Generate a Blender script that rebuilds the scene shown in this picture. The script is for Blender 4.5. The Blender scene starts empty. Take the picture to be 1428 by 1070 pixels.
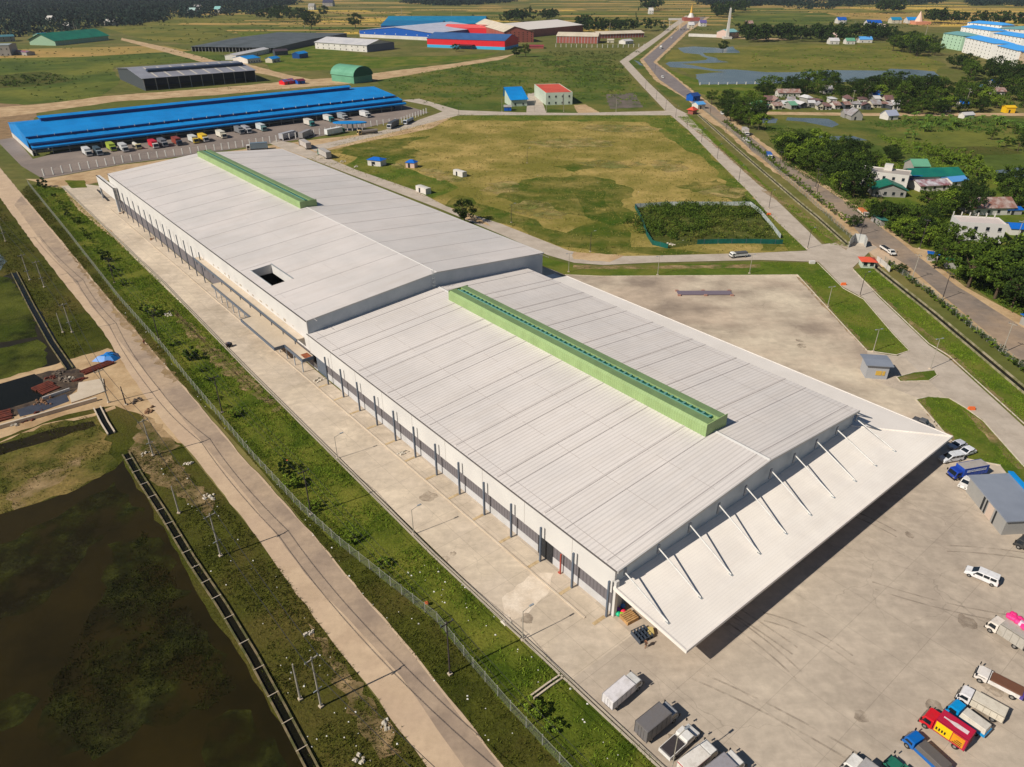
import bpy, bmesh, math, random
import numpy as np
from mathutils import Vector, Matrix
random.seed(7); rng = np.random.default_rng(11)
sc = bpy.context.scene; COL = sc.collection
# ---------------------------------------------------------------- camera
CH, CF, CT, CR = 90.0, 1006.2257, 0.5205, -0.0017      # height, focal length (photo pixels), pitch, roll
cam = bpy.data.cameras.new('camera'); camo = bpy.data.objects.new('camera', cam); COL.objects.link(camo)
_F = Vector((0, math.cos(CT), -math.sin(CT))); _R0 = Vector((1, 0, 0)); _U0 = _R0.cross(_F)
_R = math.cos(CR)*_R0 + math.sin(CR)*_U0; _U = -math.sin(CR)*_R0 + math.cos(CR)*_U0
camo.matrix_world = Matrix.Translation((0, 0, CH)) @ Matrix((_R, _U, -_F)).transposed().to_4x4()
cam.sensor_width = 36.0; cam.lens = 36.0*CF/1428.0; cam.clip_start = 1.0; cam.clip_end = 30000
sc.camera = camo
# ---------------------------------------------------------------- sky, sun, exposure
SUN_EL, SUN_AZ = math.radians(40), math.radians(31.5+180)
w = bpy.data.worlds.new('World'); sc.world = w; w.use_nodes = True
sky = w.node_tree.nodes.new('ShaderNodeTexSky'); sky.sky_type = 'NISHITA'; sky.sun_disc = False
sky.ozone_density = 3.0; sky.dust_density = 0.2; sky.sun_elevation = SUN_EL; sky.sun_rotation = math.atan2(math.cos(SUN_AZ), math.sin(SUN_AZ)) % (2*math.pi)
bg = w.node_tree.nodes['Background']; bg.inputs[1].default_value = 0.05
w.node_tree.links.new(sky.outputs[0], bg.inputs[0])
sl = bpy.data.lights.new('sun', 'SUN'); sl.energy = 5.0; sl.angle = math.radians(0.5); sl.color = (1.0, 0.935, 0.83)
so = bpy.data.objects.new('sun', sl); COL.objects.link(so)
so.rotation_euler = Vector((math.cos(SUN_AZ)*math.cos(SUN_EL), math.sin(SUN_AZ)*math.cos(SUN_EL), math.sin(SUN_EL))).to_track_quat('Z', 'Y').to_euler()
sc.view_settings.view_transform = 'Standard'; sc.view_settings.look = 'None'; sc.view_settings.exposure = 0.0
# ---------------------------------------------------------------- where a point of the ground (or of height h) seen in the photo stands
def G(x, y, h=0.0):
    d = _F*CF + _R*(x-714) - _U*(y-535); t = (h-CH)/d.z
    return Vector((d.x*t, d.y*t, h))
PHI = 0.8873; P0 = Vector((-57.2628, 183.6179, 0))*0.9
AX = Vector((math.cos(PHI), -math.sin(PHI), 0)); BX = Vector((math.sin(PHI), math.cos(PHI), 0))
def AB(a, b, h=0.0): return P0 + a*AX + b*BX + Vector((0, 0, h))
# ---------------------------------------------------------------- materials
def S(r, g, b):
    f = lambda c: ((c/255+0.055)/1.055)**2.4 if c > 10 else c/255/12.92
    return (f(r), f(g), f(b), 1)
_mc = {}
def M(name, c1, c2=None, scale=0.5, rough=0.8, fine=3.0, fvar=0.12, bump=0.0, metal=0.0, c3=None, s3=0.05, lo=0.4, hi=0.6, spec=0.3, grid=None, gridc=0.75, wave=None, wavec=0.8, coords='pos', island=0.0, crack=0.0, streak=0.0, holes=None):
    """procedural Principled: two colours mixed by noise, a third in wide patches, fine grain, bump, joints, or ribs as painted shade bands"""
    if name in _mc: return _mc[name]
    m = bpy.data.materials.new(name); m.use_nodes = True; nt = m.node_tree; N = nt.nodes; Lk = nt.links
    P = N['Principled BSDF']; P.inputs['Roughness'].default_value = rough; P.inputs['Metallic'].default_value = metal
    P.inputs['Specular IOR Level'].default_value = spec
    if coords == 'pos': co = N.new('ShaderNodeNewGeometry').outputs['Position']
    else: co = N.new('ShaderNodeTexCoord').outputs['Object']
    def noise(s, det=4):
        n = N.new('ShaderNodeTexNoise'); n.inputs['Scale'].default_value = s; n.inputs['Detail'].default_value = det
        n.inputs['Roughness'].default_value = 0.62; Lk.new(co, n.inputs['Vector']); return n.outputs['Fac']
    def maprange(sock, a, b, c=0.0, d=1.0):
        n = N.new('ShaderNodeMapRange'); Lk.new(sock, n.inputs[0])
        for i, v in zip((1, 2, 3, 4), (a, b, c, d)): n.inputs[i].default_value = v
        return n.outputs[0]
    def mix(f, a, b, mode='MIX'):
        n = N.new('ShaderNodeMix'); n.data_type = 'RGBA'; n.blend_type = mode
        for sck, v in ((n.inputs[0], f), (n.inputs[6], a), (n.inputs[7], b)):
            if isinstance(v, (tuple, float, int)): sck.default_value = v
            else: Lk.new(v, sck)
        return n.outputs[2]
    cur = c1
    if c2: cur = mix(maprange(noise(scale, 6), lo, hi), c1, c2)
    if c3: cur = mix(maprange(noise(s3, 5), 0.44, 0.62), cur, c3)
    fn = noise(fine, 5)
    if fvar: 
        g = maprange(fn, 0.25, 0.75, 1-fvar, 1+fvar); cur = mix(1.0, cur, g, 'MULTIPLY')
    if island:
        rn = N.new('ShaderNodeNewGeometry').outputs['Random Per Island']
        g = maprange(rn, 0, 1, 1-island, 1+island); cur = mix(1.0, cur, g, 'MULTIPLY')
    if crack:     # long streaks, tyre marks and hairline cracks of old paving
        mp = N.new('ShaderNodeMapping'); mp.inputs['Rotation'].default_value = (0, 0, PHI-0.25); mp.inputs['Scale'].default_value = (0.10, 0.30, 1); Lk.new(co, mp.inputs['Vector'])
        n1 = N.new('ShaderNodeTexNoise'); n1.inputs['Scale'].default_value = 1.0; n1.inputs['Detail'].default_value = 6; n1.inputs['Roughness'].default_value = 0.7; n1.inputs['Distortion'].default_value = 0.8; Lk.new(mp.outputs[0], n1.inputs['Vector'])
        cur = mix(1.0, cur, maprange(n1.outputs['Fac'], 0.3, 0.7, 1+crack*0.4, 1-crack*0.75), 'MULTIPLY'); cur = mix(1.0, cur, maprange(noise(0.55, 8), 0.35, 0.65, 1+crack*0.25, 1-crack*0.4), 'MULTIPLY')
        vm = N.new('ShaderNodeVectorMath'); vm.operation = 'MULTIPLY_ADD'; wn = N.new('ShaderNodeTexNoise'); wn.inputs['Scale'].default_value = 0.35; wn.inputs['Detail'].default_value = 4; Lk.new(co, wn.inputs['Vector'])
        Lk.new(wn.outputs['Color'], vm.inputs[0]); vm.inputs[1].default_value = (3.5, 3.5, 0); Lk.new(co, vm.inputs[2])
        vo = N.new('ShaderNodeTexVoronoi'); vo.feature = 'DISTANCE_TO_EDGE'; vo.inputs['Scale'].default_value = 0.085; Lk.new(vm.outputs[0], vo.inputs['Vector'])
        ck = maprange(vo.outputs['Distance'], 0.0, 0.006, 1-crack*1.3, 1.0); cur = mix(maprange(noise(0.05, 3), 0.45, 0.6), cur, mix(1.0, cur, ck, 'MULTIPLY'))
    if streak:    # dirt runs down the slope
        mp = N.new('ShaderNodeMapping'); mp.inputs['Scale'].default_value = (0.55, 0.035, 0.4); Lk.new(co, mp.inputs['Vector'])
        n1 = N.new('ShaderNodeTexNoise'); n1.inputs['Scale'].default_value = 1.0; n1.inputs['Detail'].default_value = 7; n1.inputs['Roughness'].default_value = 0.7; Lk.new(mp.outputs[0], n1.inputs['Vector'])
        cur = mix(1.0, cur, mix(maprange(n1.outputs['Fac'], 0.45, 0.72), (1, 1, 1, 1), (1-streak, 1-streak*1.25, 1-streak*1.6, 1)), 'MULTIPLY')
        cur = mix(1.0, cur, mix(maprange(noise(0.05, 6), 0.5, 0.68), (1, 1, 1, 1), (1-streak*.6, 1-streak*.7, 1-streak*.8, 1)), 'MULTIPLY')
    if grid:      # dark joints every grid metres, in the warehouse's directions
        mp = N.new('ShaderNodeMapping'); mp.inputs['Rotation'].default_value = (0, 0, PHI); Lk.new(co, mp.inputs['Vector'])
        br = N.new('ShaderNodeTexBrick'); Lk.new(mp.outputs[0], br.inputs['Vector']); br.offset = 0.0
        br.inputs['Scale'].default_value = 1.0; br.inputs['Brick Width'].default_value = grid; br.inputs['Row Height'].default_value = grid*0.8
        br.inputs['Mortar Size'].default_value = 0.045; br.inputs['Mortar Smooth'].default_value = 0.4
        br.inputs['Color1'].default_value = (1, 1, 1, 1); br.inputs['Color2'].default_value = (0.95, 0.95, 0.95, 1); br.inputs['Mortar'].default_value = (gridc, gridc, gridc, 1)
        cur = mix(1.0, cur, br.outputs['Color'], 'MULTIPLY')
    if wave:      # ribs without relief, their shade painted in as darker bands: (axis, spacing)
        wv = N.new('ShaderNodeTexWave'); wv.wave_type = 'BANDS'; wv.bands_direction = wave[0]; Lk.new(co, wv.inputs['Vector'])
        wv.inputs['Scale'].default_value = 1.0/wave[1]/3.1831*1.0; wv.inputs['Detail'].default_value = 0.0
        g = maprange(wv.outputs['Fac'], 0.05, 0.45, wavec, 1.0); cur = mix(1.0, cur, g, 'MULTIPLY')
    if isinstance(cur, tuple): P.inputs['Base Color'].default_value = cur
    else: Lk.new(cur, P.inputs['Base Color'])
    if bump:
        b = N.new('ShaderNodeBump'); b.inputs['Strength'].default_value = 0.9; b.inputs['Distance'].default_value = bump
        Lk.new(fn, b.inputs['Height']); Lk.new(b.outputs[0], P.inputs['Normal'])
    if holes: Lk.new(maprange(noise(holes[0], 7), holes[1], holes[2]), P.inputs['Alpha'])
    _mc[name] = m; return m
def paint(name, rgb, rough=0.4, metal=0.0):       # painted things, a little dusty in patches
    du = tuple(int(v*.82+t*.18*.6) for v, t in zip(rgb, (190, 165, 135)))
    return M('paint '+name, S(*rgb), S(*du), scale=1.1, lo=.48, hi=.68, fvar=0.08, fine=4.0, rough=rough, metal=metal, spec=0.5, coords='obj')
# ---------------------------------------------------------------- mesh builder
class MB:
    def __init__(s): s.v = []; s.f = []
    def poly(s, *pts):
        n = len(s.v); s.v += [tuple(p) for p in pts]; s.f.append(tuple(range(n, n+len(pts)))); return s
    def box(s, x0, x1, y0, y1, z0, z1, top=None):
        n = len(s.v); t = top or (x0, x1, y0, y1)
        s.v += [(x0,y0,z0),(x1,y0,z0),(x1,y1,z0),(x0,y1,z0),(t[0],t[2],z1),(t[1],t[2],z1),(t[1],t[3],z1),(t[0],t[3],z1)]
        s.f += [tuple(n+i for i in q) for q in ((3,2,1,0),(4,5,6,7),(0,1,5,4),(1,2,6,5),(2,3,7,6),(3,0,4,7))]; return s
    def prism(s, pts, z0, z1):
        n = len(s.v); k = len(pts)
        s.v += [(p[0],p[1],z0) for p in pts] + [(p[0],p[1],z1) for p in pts]
        s.f += [tuple(n+k-1-i for i in range(k)), tuple(n+k+i for i in range(k))]
        s.f += [(n+i, n+(i+1)%k, n+k+(i+1)%k, n+k+i) for i in range(k)]; return s
    def prof(s, pts, y0, y1):      # profile in x-z, extruded along y
        n = len(s.v); k = len(pts)
        s.v += [(p[0],y0,p[1]) for p in pts] + [(p[0],y1,p[1]) for p in pts]
        s.f += [tuple(n+i for i in range(k)), tuple(n+2*k-1-i for i in range(k))]
        s.f += [(n+(i+1)%k, n+i, n+k+i, n+k+(i+1)%k) for i in range(k)]; return s
    def profx(s, pts, x0, x1):     # profile in y-z, extruded along x
        n = len(s.v); k = len(pts)
        s.v += [(x0,p[0],p[1]) for p in pts] + [(x1,p[0],p[1]) for p in pts]
        s.f += [tuple(n+k-1-i for i in range(k)), tuple(n+k+i for i in range(k))]
        s.f += [(n+i, n+(i+1)%k, n+k+(i+1)%k, n+k+i) for i in range(k)]; return s
    def tube(s, p0, p1, r0, r1=None, k=6):
        r1 = r0 if r1 is None else r1; p0 = Vector(p0); p1 = Vector(p1); d = (p1-p0).normalized()
        u = d.orthogonal().normalized(); w_ = d.cross(u); n = len(s.v)
        for p, r in ((p0, r0), (p1, r1)):
            s.v += [tuple(p + r*(math.cos(2*math.pi*i/k)*u + math.sin(2*math.pi*i/k)*w_)) for i in range(k)]
        s.f += [(n+i, n+(i+1)%k, n+k+(i+1)%k, n+k+i) for i in range(k)] + [tuple(n+k-1-i for i in range(k)), tuple(n+k+i for i in range(k))]; return s
    def slab(s, a, b, w_, h, z=0.0):  # a thin wall from a to b standing on z
        a = Vector((a[0], a[1], 0)); b = Vector((b[0], b[1], 0)); d = (b-a).normalized(); n_ = Vector((-d.y, d.x, 0))*w_/2
        return s.prism([a+n_, a-n_, b-n_, b+n_], z, z+h)
    def mesh(s, name):
        me = bpy.data.meshes.new(name); me.from_pydata(s.v, [], s.f); me.validate(); me.update(); return me
def pieces(mb):
    par = list(range(len(mb.v)))
    def find(i):
        while par[i] != i: par[i] = par[par[i]]; i = par[i]
        return i
    for f in mb.f:
        for i in f[1:]: par[find(i)] = find(f[0])
    g = {}
    for f in mb.f: g.setdefault(find(f[0]), []).append(f)
    out = []
    for fs in g.values():
        ids = sorted({i for f in fs for i in f}); mp = {i: k for k, i in enumerate(ids)}; m = MB()
        m.v = [mb.v[i] for i in ids]; m.f = [tuple(mp[i] for i in f) for f in fs]; out.append(m)
    return out
def putall(name, mb, mat, parent=None, **k):      # every loose piece becomes a part of its own
    return [put(name, m, mat, parent, **k) for m in pieces(mb)]
def put(name, mb, mat, parent=None, loc=None, rz=0.0, bevel=0.0, smooth=False):
    me = mb.mesh(name) if isinstance(mb, MB) else mb
    if mat and not me.materials: me.materials.append(mat)
    o = bpy.data.objects.new(name, me); COL.objects.link(o)
    if parent: o.parent = parent
    if loc is not None: o.location = loc
    o.rotation_euler[2] = rz
    if bevel:
        b = o.modifiers.new('bevel', 'BEVEL'); b.width = bevel; b.segments = 2; b.limit_method = 'ANGLE'
    if smooth:
        for p in me.polygons: p.use_smooth = True
    return o
def tag(o, label=None, cat=None, group=None, kind=None):
    if label: o['label'] = label
    if cat: o['category'] = cat
    if group: o['group'] = group
    if kind: o['kind'] = kind
    return o
def thing(name, label, cat, loc=(0,0,0), rz=0.0, group=None, scale=1.0):
    o = bpy.data.objects.new(name, None); COL.objects.link(o); o.location = loc; o.rotation_euler[2] = rz
    o.scale = (scale,)*3; o.empty_display_size = 0.5
    return tag(o, label, cat, group)
def copy_tree(o, parent=None):
    c = o.copy(); COL.objects.link(c)
    if parent: c.parent = parent
    for ch in list(o.children): copy_tree(ch, c)
    return c
# ---------------------------------------------------------------- ground sheets
def ragged(pts, step, jit):
    out = []
    for i, p in enumerate(pts):
        q = pts[(i+1) % len(pts)]; L = (q-p).length; n = max(1, int(L/step)); nrm = Vector((-(q-p).y, (q-p).x, 0)).normalized() if L > 0 else Vector((0,0,0))
        for k in range(n):
            out.append(p + (q-p)*k/n + nrm*(random.uniform(-jit, jit) if k else 0))
    return out
def sheet(name, px, z, mat, kind='structure', step=None, jit=0.0, world=False, label=None):
    pts = [Vector((p[0], p[1], 0)) for p in px] if world else [G(*p) for p in px]
    if step: pts = ragged(pts, step, jit)
    mb = MB(); mb.poly(*[(p.x, p.y, z) for p in pts]); me = mb.mesh(name)
    if me.polygons[0].normal.z < 0: me.flip_normals()
    o = put(name, me, mat); tag(o, label, None, None, kind); return o
def strip(name, left, right, z, mat, **k): return sheet(name, left + right[::-1], z, mat, **k)
def inside(poly, x, y):
    c = False; n = len(poly)
    for i in range(n):
        a, b = poly[i], poly[i-1]
        if (a.y > y) != (b.y > y) and x < (b.x-a.x)*(y-a.y)/(b.y-a.y)+a.x: c = not c
    return c
def sample(px, n, world=False, mind=0.0, rs=random):
    poly = [Vector((p[0], p[1], 0)) for p in px] if world else [G(*p) for p in px]
    x0, x1 = min(p.x for p in poly), max(p.x for p in poly); y0, y1 = min(p.y for p in poly), max(p.y for p in poly)
    out = []; tries = 0
    while len(out) < n and tries < n*60:
        tries += 1; x, y = rs.uniform(x0, x1), rs.uniform(y0, y1)
        if inside(poly, x, y) and (mind == 0 or all((x-q[0])**2+(y-q[1])**2 > mind*mind for q in out)): out.append((x, y))
    return out
# ---------------------------------------------------------------- foliage meshes (numpy)
def leaf_mesh(name, C, size, mat, flat=0.0, aspect=1.0):
    """one leaf-sized quad at every centre C (n,3), random tilt"""
    n = len(C); size = np.broadcast_to(size, (n,)).astype(float)
    d = rng.normal(size=(n, 3)); d[:, 2] = np.abs(d[:, 2])+flat; d /= np.linalg.norm(d, axis=1)[:, None]
    t = rng.normal(size=(n, 3)); u = np.cross(d, t); u /= np.linalg.norm(u, axis=1)[:, None]; v = np.cross(d, u)
    u *= size[:, None]*0.5*aspect; v *= size[:, None]*0.5
    V = np.stack([C-u, C-v*0.8, C+u, C+v*0.8], 1).reshape(-1, 3)
    me = bpy.data.meshes.new(name); me.vertices.add(4*n); me.vertices.foreach_set('co', V.astype(np.float32).ravel())
    me.loops.add(4*n); me.loops.foreach_set('vertex_index', np.arange(4*n, dtype=np.int32))
    me.polygons.add(n); me.polygons.foreach_set('loop_start', np.arange(0, 4*n, 4, dtype=np.int32)); me.update(calc_edges=True); me.validate()
    me.materials.append(mat); return me
def blade_mesh(name, pts, h, wdt, mat, per=3):
    """upright grass blades / reeds: per triangles at each point"""
    P = np.repeat(np.array(pts, float), per, 0); n = len(P); a = rng.uniform(0, 2*np.pi, n); hh = h*rng.uniform(0.5, 1.3, n)
    P[:, :2] += rng.normal(size=(n, 2))*wdt*1.5
    dx = np.stack([np.cos(a), np.sin(a), np.zeros(n)], 1)*wdt*0.5*rng.uniform(.6, 1.4, n)[:, None]
    tip = P + np.stack([rng.normal(size=n)*hh*.35, rng.normal(size=n)*hh*.35, hh], 1)
    V = np.stack([P-dx, P+dx, tip], 1).reshape(-1, 3)
    me = bpy.data.meshes.new(name); me.vertices.add(3*n); me.vertices.foreach_set('co', V.astype(np.float32).ravel())
    me.loops.add(3*n); me.loops.foreach_set('vertex_index', np.arange(3*n, dtype=np.int32))
    me.polygons.add(n); me.polygons.foreach_set('loop_start', np.arange(0, 3*n, 3, dtype=np.int32)); me.update(calc_edges=True); me.validate()
    me.materials.append(mat); return me
HAZE_D = 0.00005
# ================================================================= materials used more than once
m_roof = M('warm white ribbed roofing', S(224,215,208), S(216,208,202), scale=0.06, rough=0.5, fine=0.35, fvar=0.03, coords='obj', wave=('X', 0.9), wavec=0.85, spec=0.4, streak=.055)
m_roof2 = M('warm white smooth roofing', S(219,210,204), S(208,201,196), scale=0.035, rough=0.5, fine=0.12, fvar=0.035, coords='obj', wave=('X', 0.45), wavec=0.97, spec=0.4, streak=.07)
m_can = M('pale canopy sheeting', S(243,234,223), S(235,226,216), scale=0.1, rough=0.5, fine=0.3, fvar=0.02, coords='obj', wave=('X', 0.5), wavec=0.96, streak=.04)
m_can2 = M('pale side canopy sheeting', S(234,225,216), S(228,219,210), scale=0.1, rough=0.5, fine=0.3, fvar=0.02, coords='obj')
m_white = M('white wall cladding', S(212,208,203), S(203,199,195), scale=0.15, rough=0.6, fine=0.6, fvar=0.03, coords='obj')
m_gable = M('grey gable cladding', S(178,184,190), S(168,175,182), scale=0.2, rough=0.6, fvar=0.04, coords='obj')
m_lowwall = M('light grey rendered wall', S(192,190,190), S(182,180,178), scale=0.3, rough=0.8, fvar=0.05, coords='obj')
m_louv = M('dark grey slatted band', S(112,107,110), None, rough=0.7, fvar=0.05, coords='obj', wave=('X', 0.8), wavec=0.7)
m_post = paint('blue grey steel', (84,96,112)); m_steel = paint('galvanised steel', (170,176,180), 0.35, 0.3); m_seam = M('roof seam flashing', S(196,188,184), None, rough=0.6, fvar=0.05)
m_seamd = M('roof gutter seam', S(198,189,183), None, rough=0.7, fvar=0.1, fine=1.2)
m_green = M('light green metal cladding', S(148,172,116), S(140,164,110), scale=0.3, rough=0.5, fvar=0.06, coords='obj', wave=('X', 0.6), wavec=0.9, streak=.08)
m_greent = M('olive green metal top', S(118,142,96), S(110,132,90), scale=0.3, rough=0.5, fvar=0.06, coords='obj')
m_greend = M('dark green grille', S(20,88,74), S(16,70,62), scale=1.0, rough=0.5, coords='obj')
m_dark = paint('dark interior', (30,32,36), 0.8); m_black = paint('black', (24,24,26), 0.5); m_glass = paint('dark glass', (28,36,44), 0.08)  # m_dark paints the darkness of unlit interiors into openings, besides plain dark parts
m_tyre = paint('tyre rubber', (30,29,28), 0.9); m_rim = paint('wheel rim', (150,148,145), 0.4, 0.4)
m_conc = M('pale concrete', S(206,190,170), S(196,180,158), scale=0.12, c3=S(186,168,146), s3=0.05, fine=0.9, fvar=0.05, rough=0.9, bump=0.01)
m_apron = M('apron concrete', S(206,189,168), S(180,164,144), scale=0.10, c3=S(218,200,176), s3=0.05, fine=0.7, fvar=0.09, rough=0.9, grid=7.0, gridc=0.72, crack=.2)
m_yard = M('yard concrete', S(193,177,158), S(170,155,139), scale=0.07, c3=S(200,184,164), s3=0.035, fine=0.6, fvar=0.1, rough=0.9, grid=9.5, gridc=0.74, crack=.2)
m_yardn = M('north yard dusty concrete', S(196,176,154), S(150,134,118), scale=0.05, c3=S(210,194,170), s3=0.03, fine=0.4, fvar=0.1, rough=0.95, crack=.2)
m_road = M('sandy concrete road', S(202,176,146), S(190,164,136), scale=0.2, fine=1.2, fvar=0.07, rough=0.95, c3=S(190,164,138), s3=0.06, crack=.09)
m_roadg = M('worn grey concrete lane', S(172,150,128), S(154,134,116), scale=0.16, fine=0.8, fvar=0.10, rough=0.95, c3=S(182,158,132), s3=0.05, crack=.12)
m_lroad = M('pale concrete road', S(190,176,160), S(176,162,146), scale=0.15, fine=0.8, fvar=0.06, rough=0.95, crack=.10)
m_hwy = M('worn highway surface', S(146,130,116), S(128,116,106), scale=0.08, fine=0.5, fvar=0.1, rough=0.95, c3=S(160,138,116), s3=0.03, crack=.16)
m_hwyf = M('far highway surface', S(132,122,118), S(120,110,108), scale=0.08, fine=0.5, fvar=0.08, rough=0.95)
m_dirt = M('sandy dirt', S(184,154,116), S(164,134,98), scale=0.2, fine=1.0, fvar=0.14, rough=1.0, c3=S(196,168,130), s3=0.08, bump=0.05)
m_dirtd = M('brown dirt', S(128,104,74), S(148,120,86), scale=0.2, fine=1.0, fvar=0.14, rough=1.0)
m_lot = M('grey truck lot surface', S(140,126,116), S(126,114,106), scale=0.05, fine=0.5, fvar=0.08, rough=0.95)
m_lush = M('lush green grass', S(90,100,32), S(64,80,20), scale=0.22, fine=2.2, fvar=0.30, rough=1.0, c3=S(112,112,44), s3=0.06, bump=0.25, spec=0.05)
m_olive = M('olive rough grass', S(76,78,28), S(54,60,18), scale=0.18, fine=2.0, fvar=0.34, rough=1.0, c3=S(88,80,38), s3=0.045, bump=0.25, spec=0.05)
m_lawn = M('mown green verge', S(92,106,36), S(72,92,28), scale=0.14, fine=1.8, fvar=0.22, rough=1.0, c3=S(112,112,48), s3=0.05, bump=0.15, spec=0.05)
m_dry = M('dry yellow grass field', S(172,148,88), S(140,126,66), scale=0.05, fine=0.7, fvar=0.20, rough=1.0, c3=S(118,112,50), s3=0.02, bump=0.2, spec=0.05, lo=.42, hi=.58)
m_wild = M('wild green field', S(88,100,44), S(66,84,32), scale=0.05, fine=0.6, fvar=0.25, rough=1.0, c3=S(112,108,54), s3=0.02, bump=0.3, spec=0.05)
m_field = M('green farmland', S(94,96,50), S(122,112,66), scale=0.02, fine=0.15, fvar=0.25, rough=1.0, c3=S(92,98,46), s3=0.006, spec=0.05)
m_paddy = M('bright green paddy', S(84,98,42), S(70,84,36), scale=0.03, fine=0.15, fvar=0.25, rough=1.0, c3=S(110,112,50), s3=0.01, spec=0.05)
m_tan = M('harvested tan field', S(180,146,86), S(160,132,78), scale=0.015, fine=0.2, fvar=0.1, rough=1.0, c3=S(140,126,70), s3=0.006, spec=0.05)
m_yel = M('yellow ripe field', S(206,172,84), S(190,158,76), scale=0.015, fine=0.2, fvar=0.1, rough=1.0, spec=0.05)
m_marsh = M('marsh grass', S(108,108,50), S(88,94,40), scale=0.03, fine=0.2, fvar=0.25, rough=1.0, c3=S(124,116,56), s3=0.012, spec=0.05)
m_scrub = M('scrub floor', S(70,80,32), S(88,86,42), scale=0.06, fine=0.6, fvar=0.25, rough=1.0, bump=0.3, spec=0.05)
def water(name, c, c2, rough, scale=0.03, bmp=0.02, sp=.5):
    m = M(name, c, c2, scale=scale, fine=0.9, fvar=0.1, rough=rough, bump=bmp, spec=sp); return m
m_pond = water('murky brown pond water', S(46,38,14), S(33,28,10), 0.3, 0.04, 0.01, .12)
m_lake = water('sky reflecting pond water', S(98,106,108), S(80,90,92), 0.2, 0.02, 0.02, .25)
m_ditch = water('dark ditch water', S(20,20,12), S(28,26,16), 0.25, sp=.12)
m_algae = M('pond weed mat', S(58,60,20), S(34,38,12), scale=0.25, fine=1.6, fvar=0.45, rough=0.9, c3=S(34,30,12), s3=0.08, bump=0.15, spec=0.1, holes=(.12,.40,.60))
m_dsoft = M('thin sandy dirt', S(176,148,108), S(150,124,86), scale=.3, fine=1.0, fvar=.14, rough=1, holes=(.22,.36,.72))
m_lsoft = M('patchy green grass', S(88,106,34), S(70,94,26), scale=.14, fine=1.8, fvar=.25, rough=1, spec=.05, holes=(.07,.30,.76))
m_lawnd = M('wet meadow grass', S(58,68,20), S(34,40,14), scale=.12, fine=1.5, fvar=.3, rough=1, c3=S(84,88,34), s3=.05, bump=.2, spec=.05)
m_bank = M('dry marsh bank', S(96,92,42), S(66,70,26), scale=.16, fine=1.4, fvar=.3, rough=1, c3=S(132,112,66), s3=.07, bump=.2, spec=.05)
# ================================================================= ground and water
big = MB(); big.poly((-9000, -400, 0), (9000, -400, 0), (9000, 12000, 0), (-9000, 12000, 0))
tag(put('ground', big, m_field), kind='structure')
Z = 0.004
def far_fields():
    rs = random.Random(5)
    mats = [m_tan, m_tan, m_marsh, m_tan, m_yel, m_paddy, m_tan, m_marsh]
    # long thin paddies crossing the plain beyond the factories
    for k in range(260):
        y = rs.uniform(-6, 46); x = rs.uniform(380, 1500) if rs.random() < .8 else rs.uniform(150, 420)
        wd = rs.uniform(60, 300); h = rs.uniform(0.8, 3.2)*(0.35+y/40 if y > 0 else .35)
        if 880 < x+wd and x < 1430 and y > 34: continue
        sk = rs.uniform(-1.0, 1.0)
        sheet('field', [(x, y), (x+wd, y+sk), (x+wd+8, y+sk+h), (x-6, y+h)], 0.008+0.0004*k+0.004*(k % 3), mats[k % 8])
far_fields()
sheet('field', [(1125,10),(1428,12),(1500,14),(1500,40),(1300,38),(1180,24),(1130,20)], 0.05, m_tan, step=60, jit=8)
sheet('field', [(1190,9),(1290,8),(1345,14),(1260,17),(1180,16)], 0.06, m_yel, step=60, jit=5)
sheet('field', [(1020,18),(1150,18),(1190,30),(1120,35),(1020,34)], 0.055, m_paddy, step=60, jit=5)
sheet('field', [(-80,72),(130,66),(230,64),(300,78),(160,92),(80,98),(-80,104)], 0.05, m_tan, step=30, jit=4)
sheet('field', [(-100,82),(100,80),(290,70),(330,84),(160,92),(165,118),(130,140),(-100,152)], 0.06, m_paddy, step=20, jit=3)
sheet('field', [(-60,110),(60,100),(105,112),(60,120),(-60,126)], 0.064, m_scrub, step=15, jit=3)
sheet('field', [(140,38),(250,22),(360,20),(330,45),(260,62),(180,50)], 0.05, m_marsh, step=40, jit=5)
sheet('field', [(330,44),(440,42),(440,62),(520,80),(640,78),(700,72),(640,92),(460,98),(380,100),(360,80)], 0.055, m_lawn, step=20, jit=2)
sheet('field', [(528,96),(640,84),(760,72),(860,86),(925,153),(800,158),(620,154),(560,136),(520,110)], 0.06, m_wild, step=20, jit=2)
sheet('field', [(936,70),(1105,62),(1240,60),(1320,90),(1300,104),(960,104),(925,84)], 0.05, m_marsh, step=20, jit=2)
sheet('field', [(915,90),(990,118),(1080,118),(1090,160),(1040,150),(975,130)], 0.055, m_lawn, step=15, jit=1.5)
sheet('field', [(1060,160),(1428,165),(1560,170),(1560,330),(1428,320),(1300,270),(1150,260),(1080,205)], 0.05, m_wild, step=15, jit=1.5)
sheet('field', [(1230,185),(1330,178),(1428,190),(1500,200),(1500,240),(1380,250),(1300,240),(1260,215)], 0.06, m_paddy, step=12, jit=1)
sheet('field', [(1230,250),(1500,250),(1500,520),(1428,450),(1230,310)], 0.064, m_lawn, step=12, jit=1)
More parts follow.
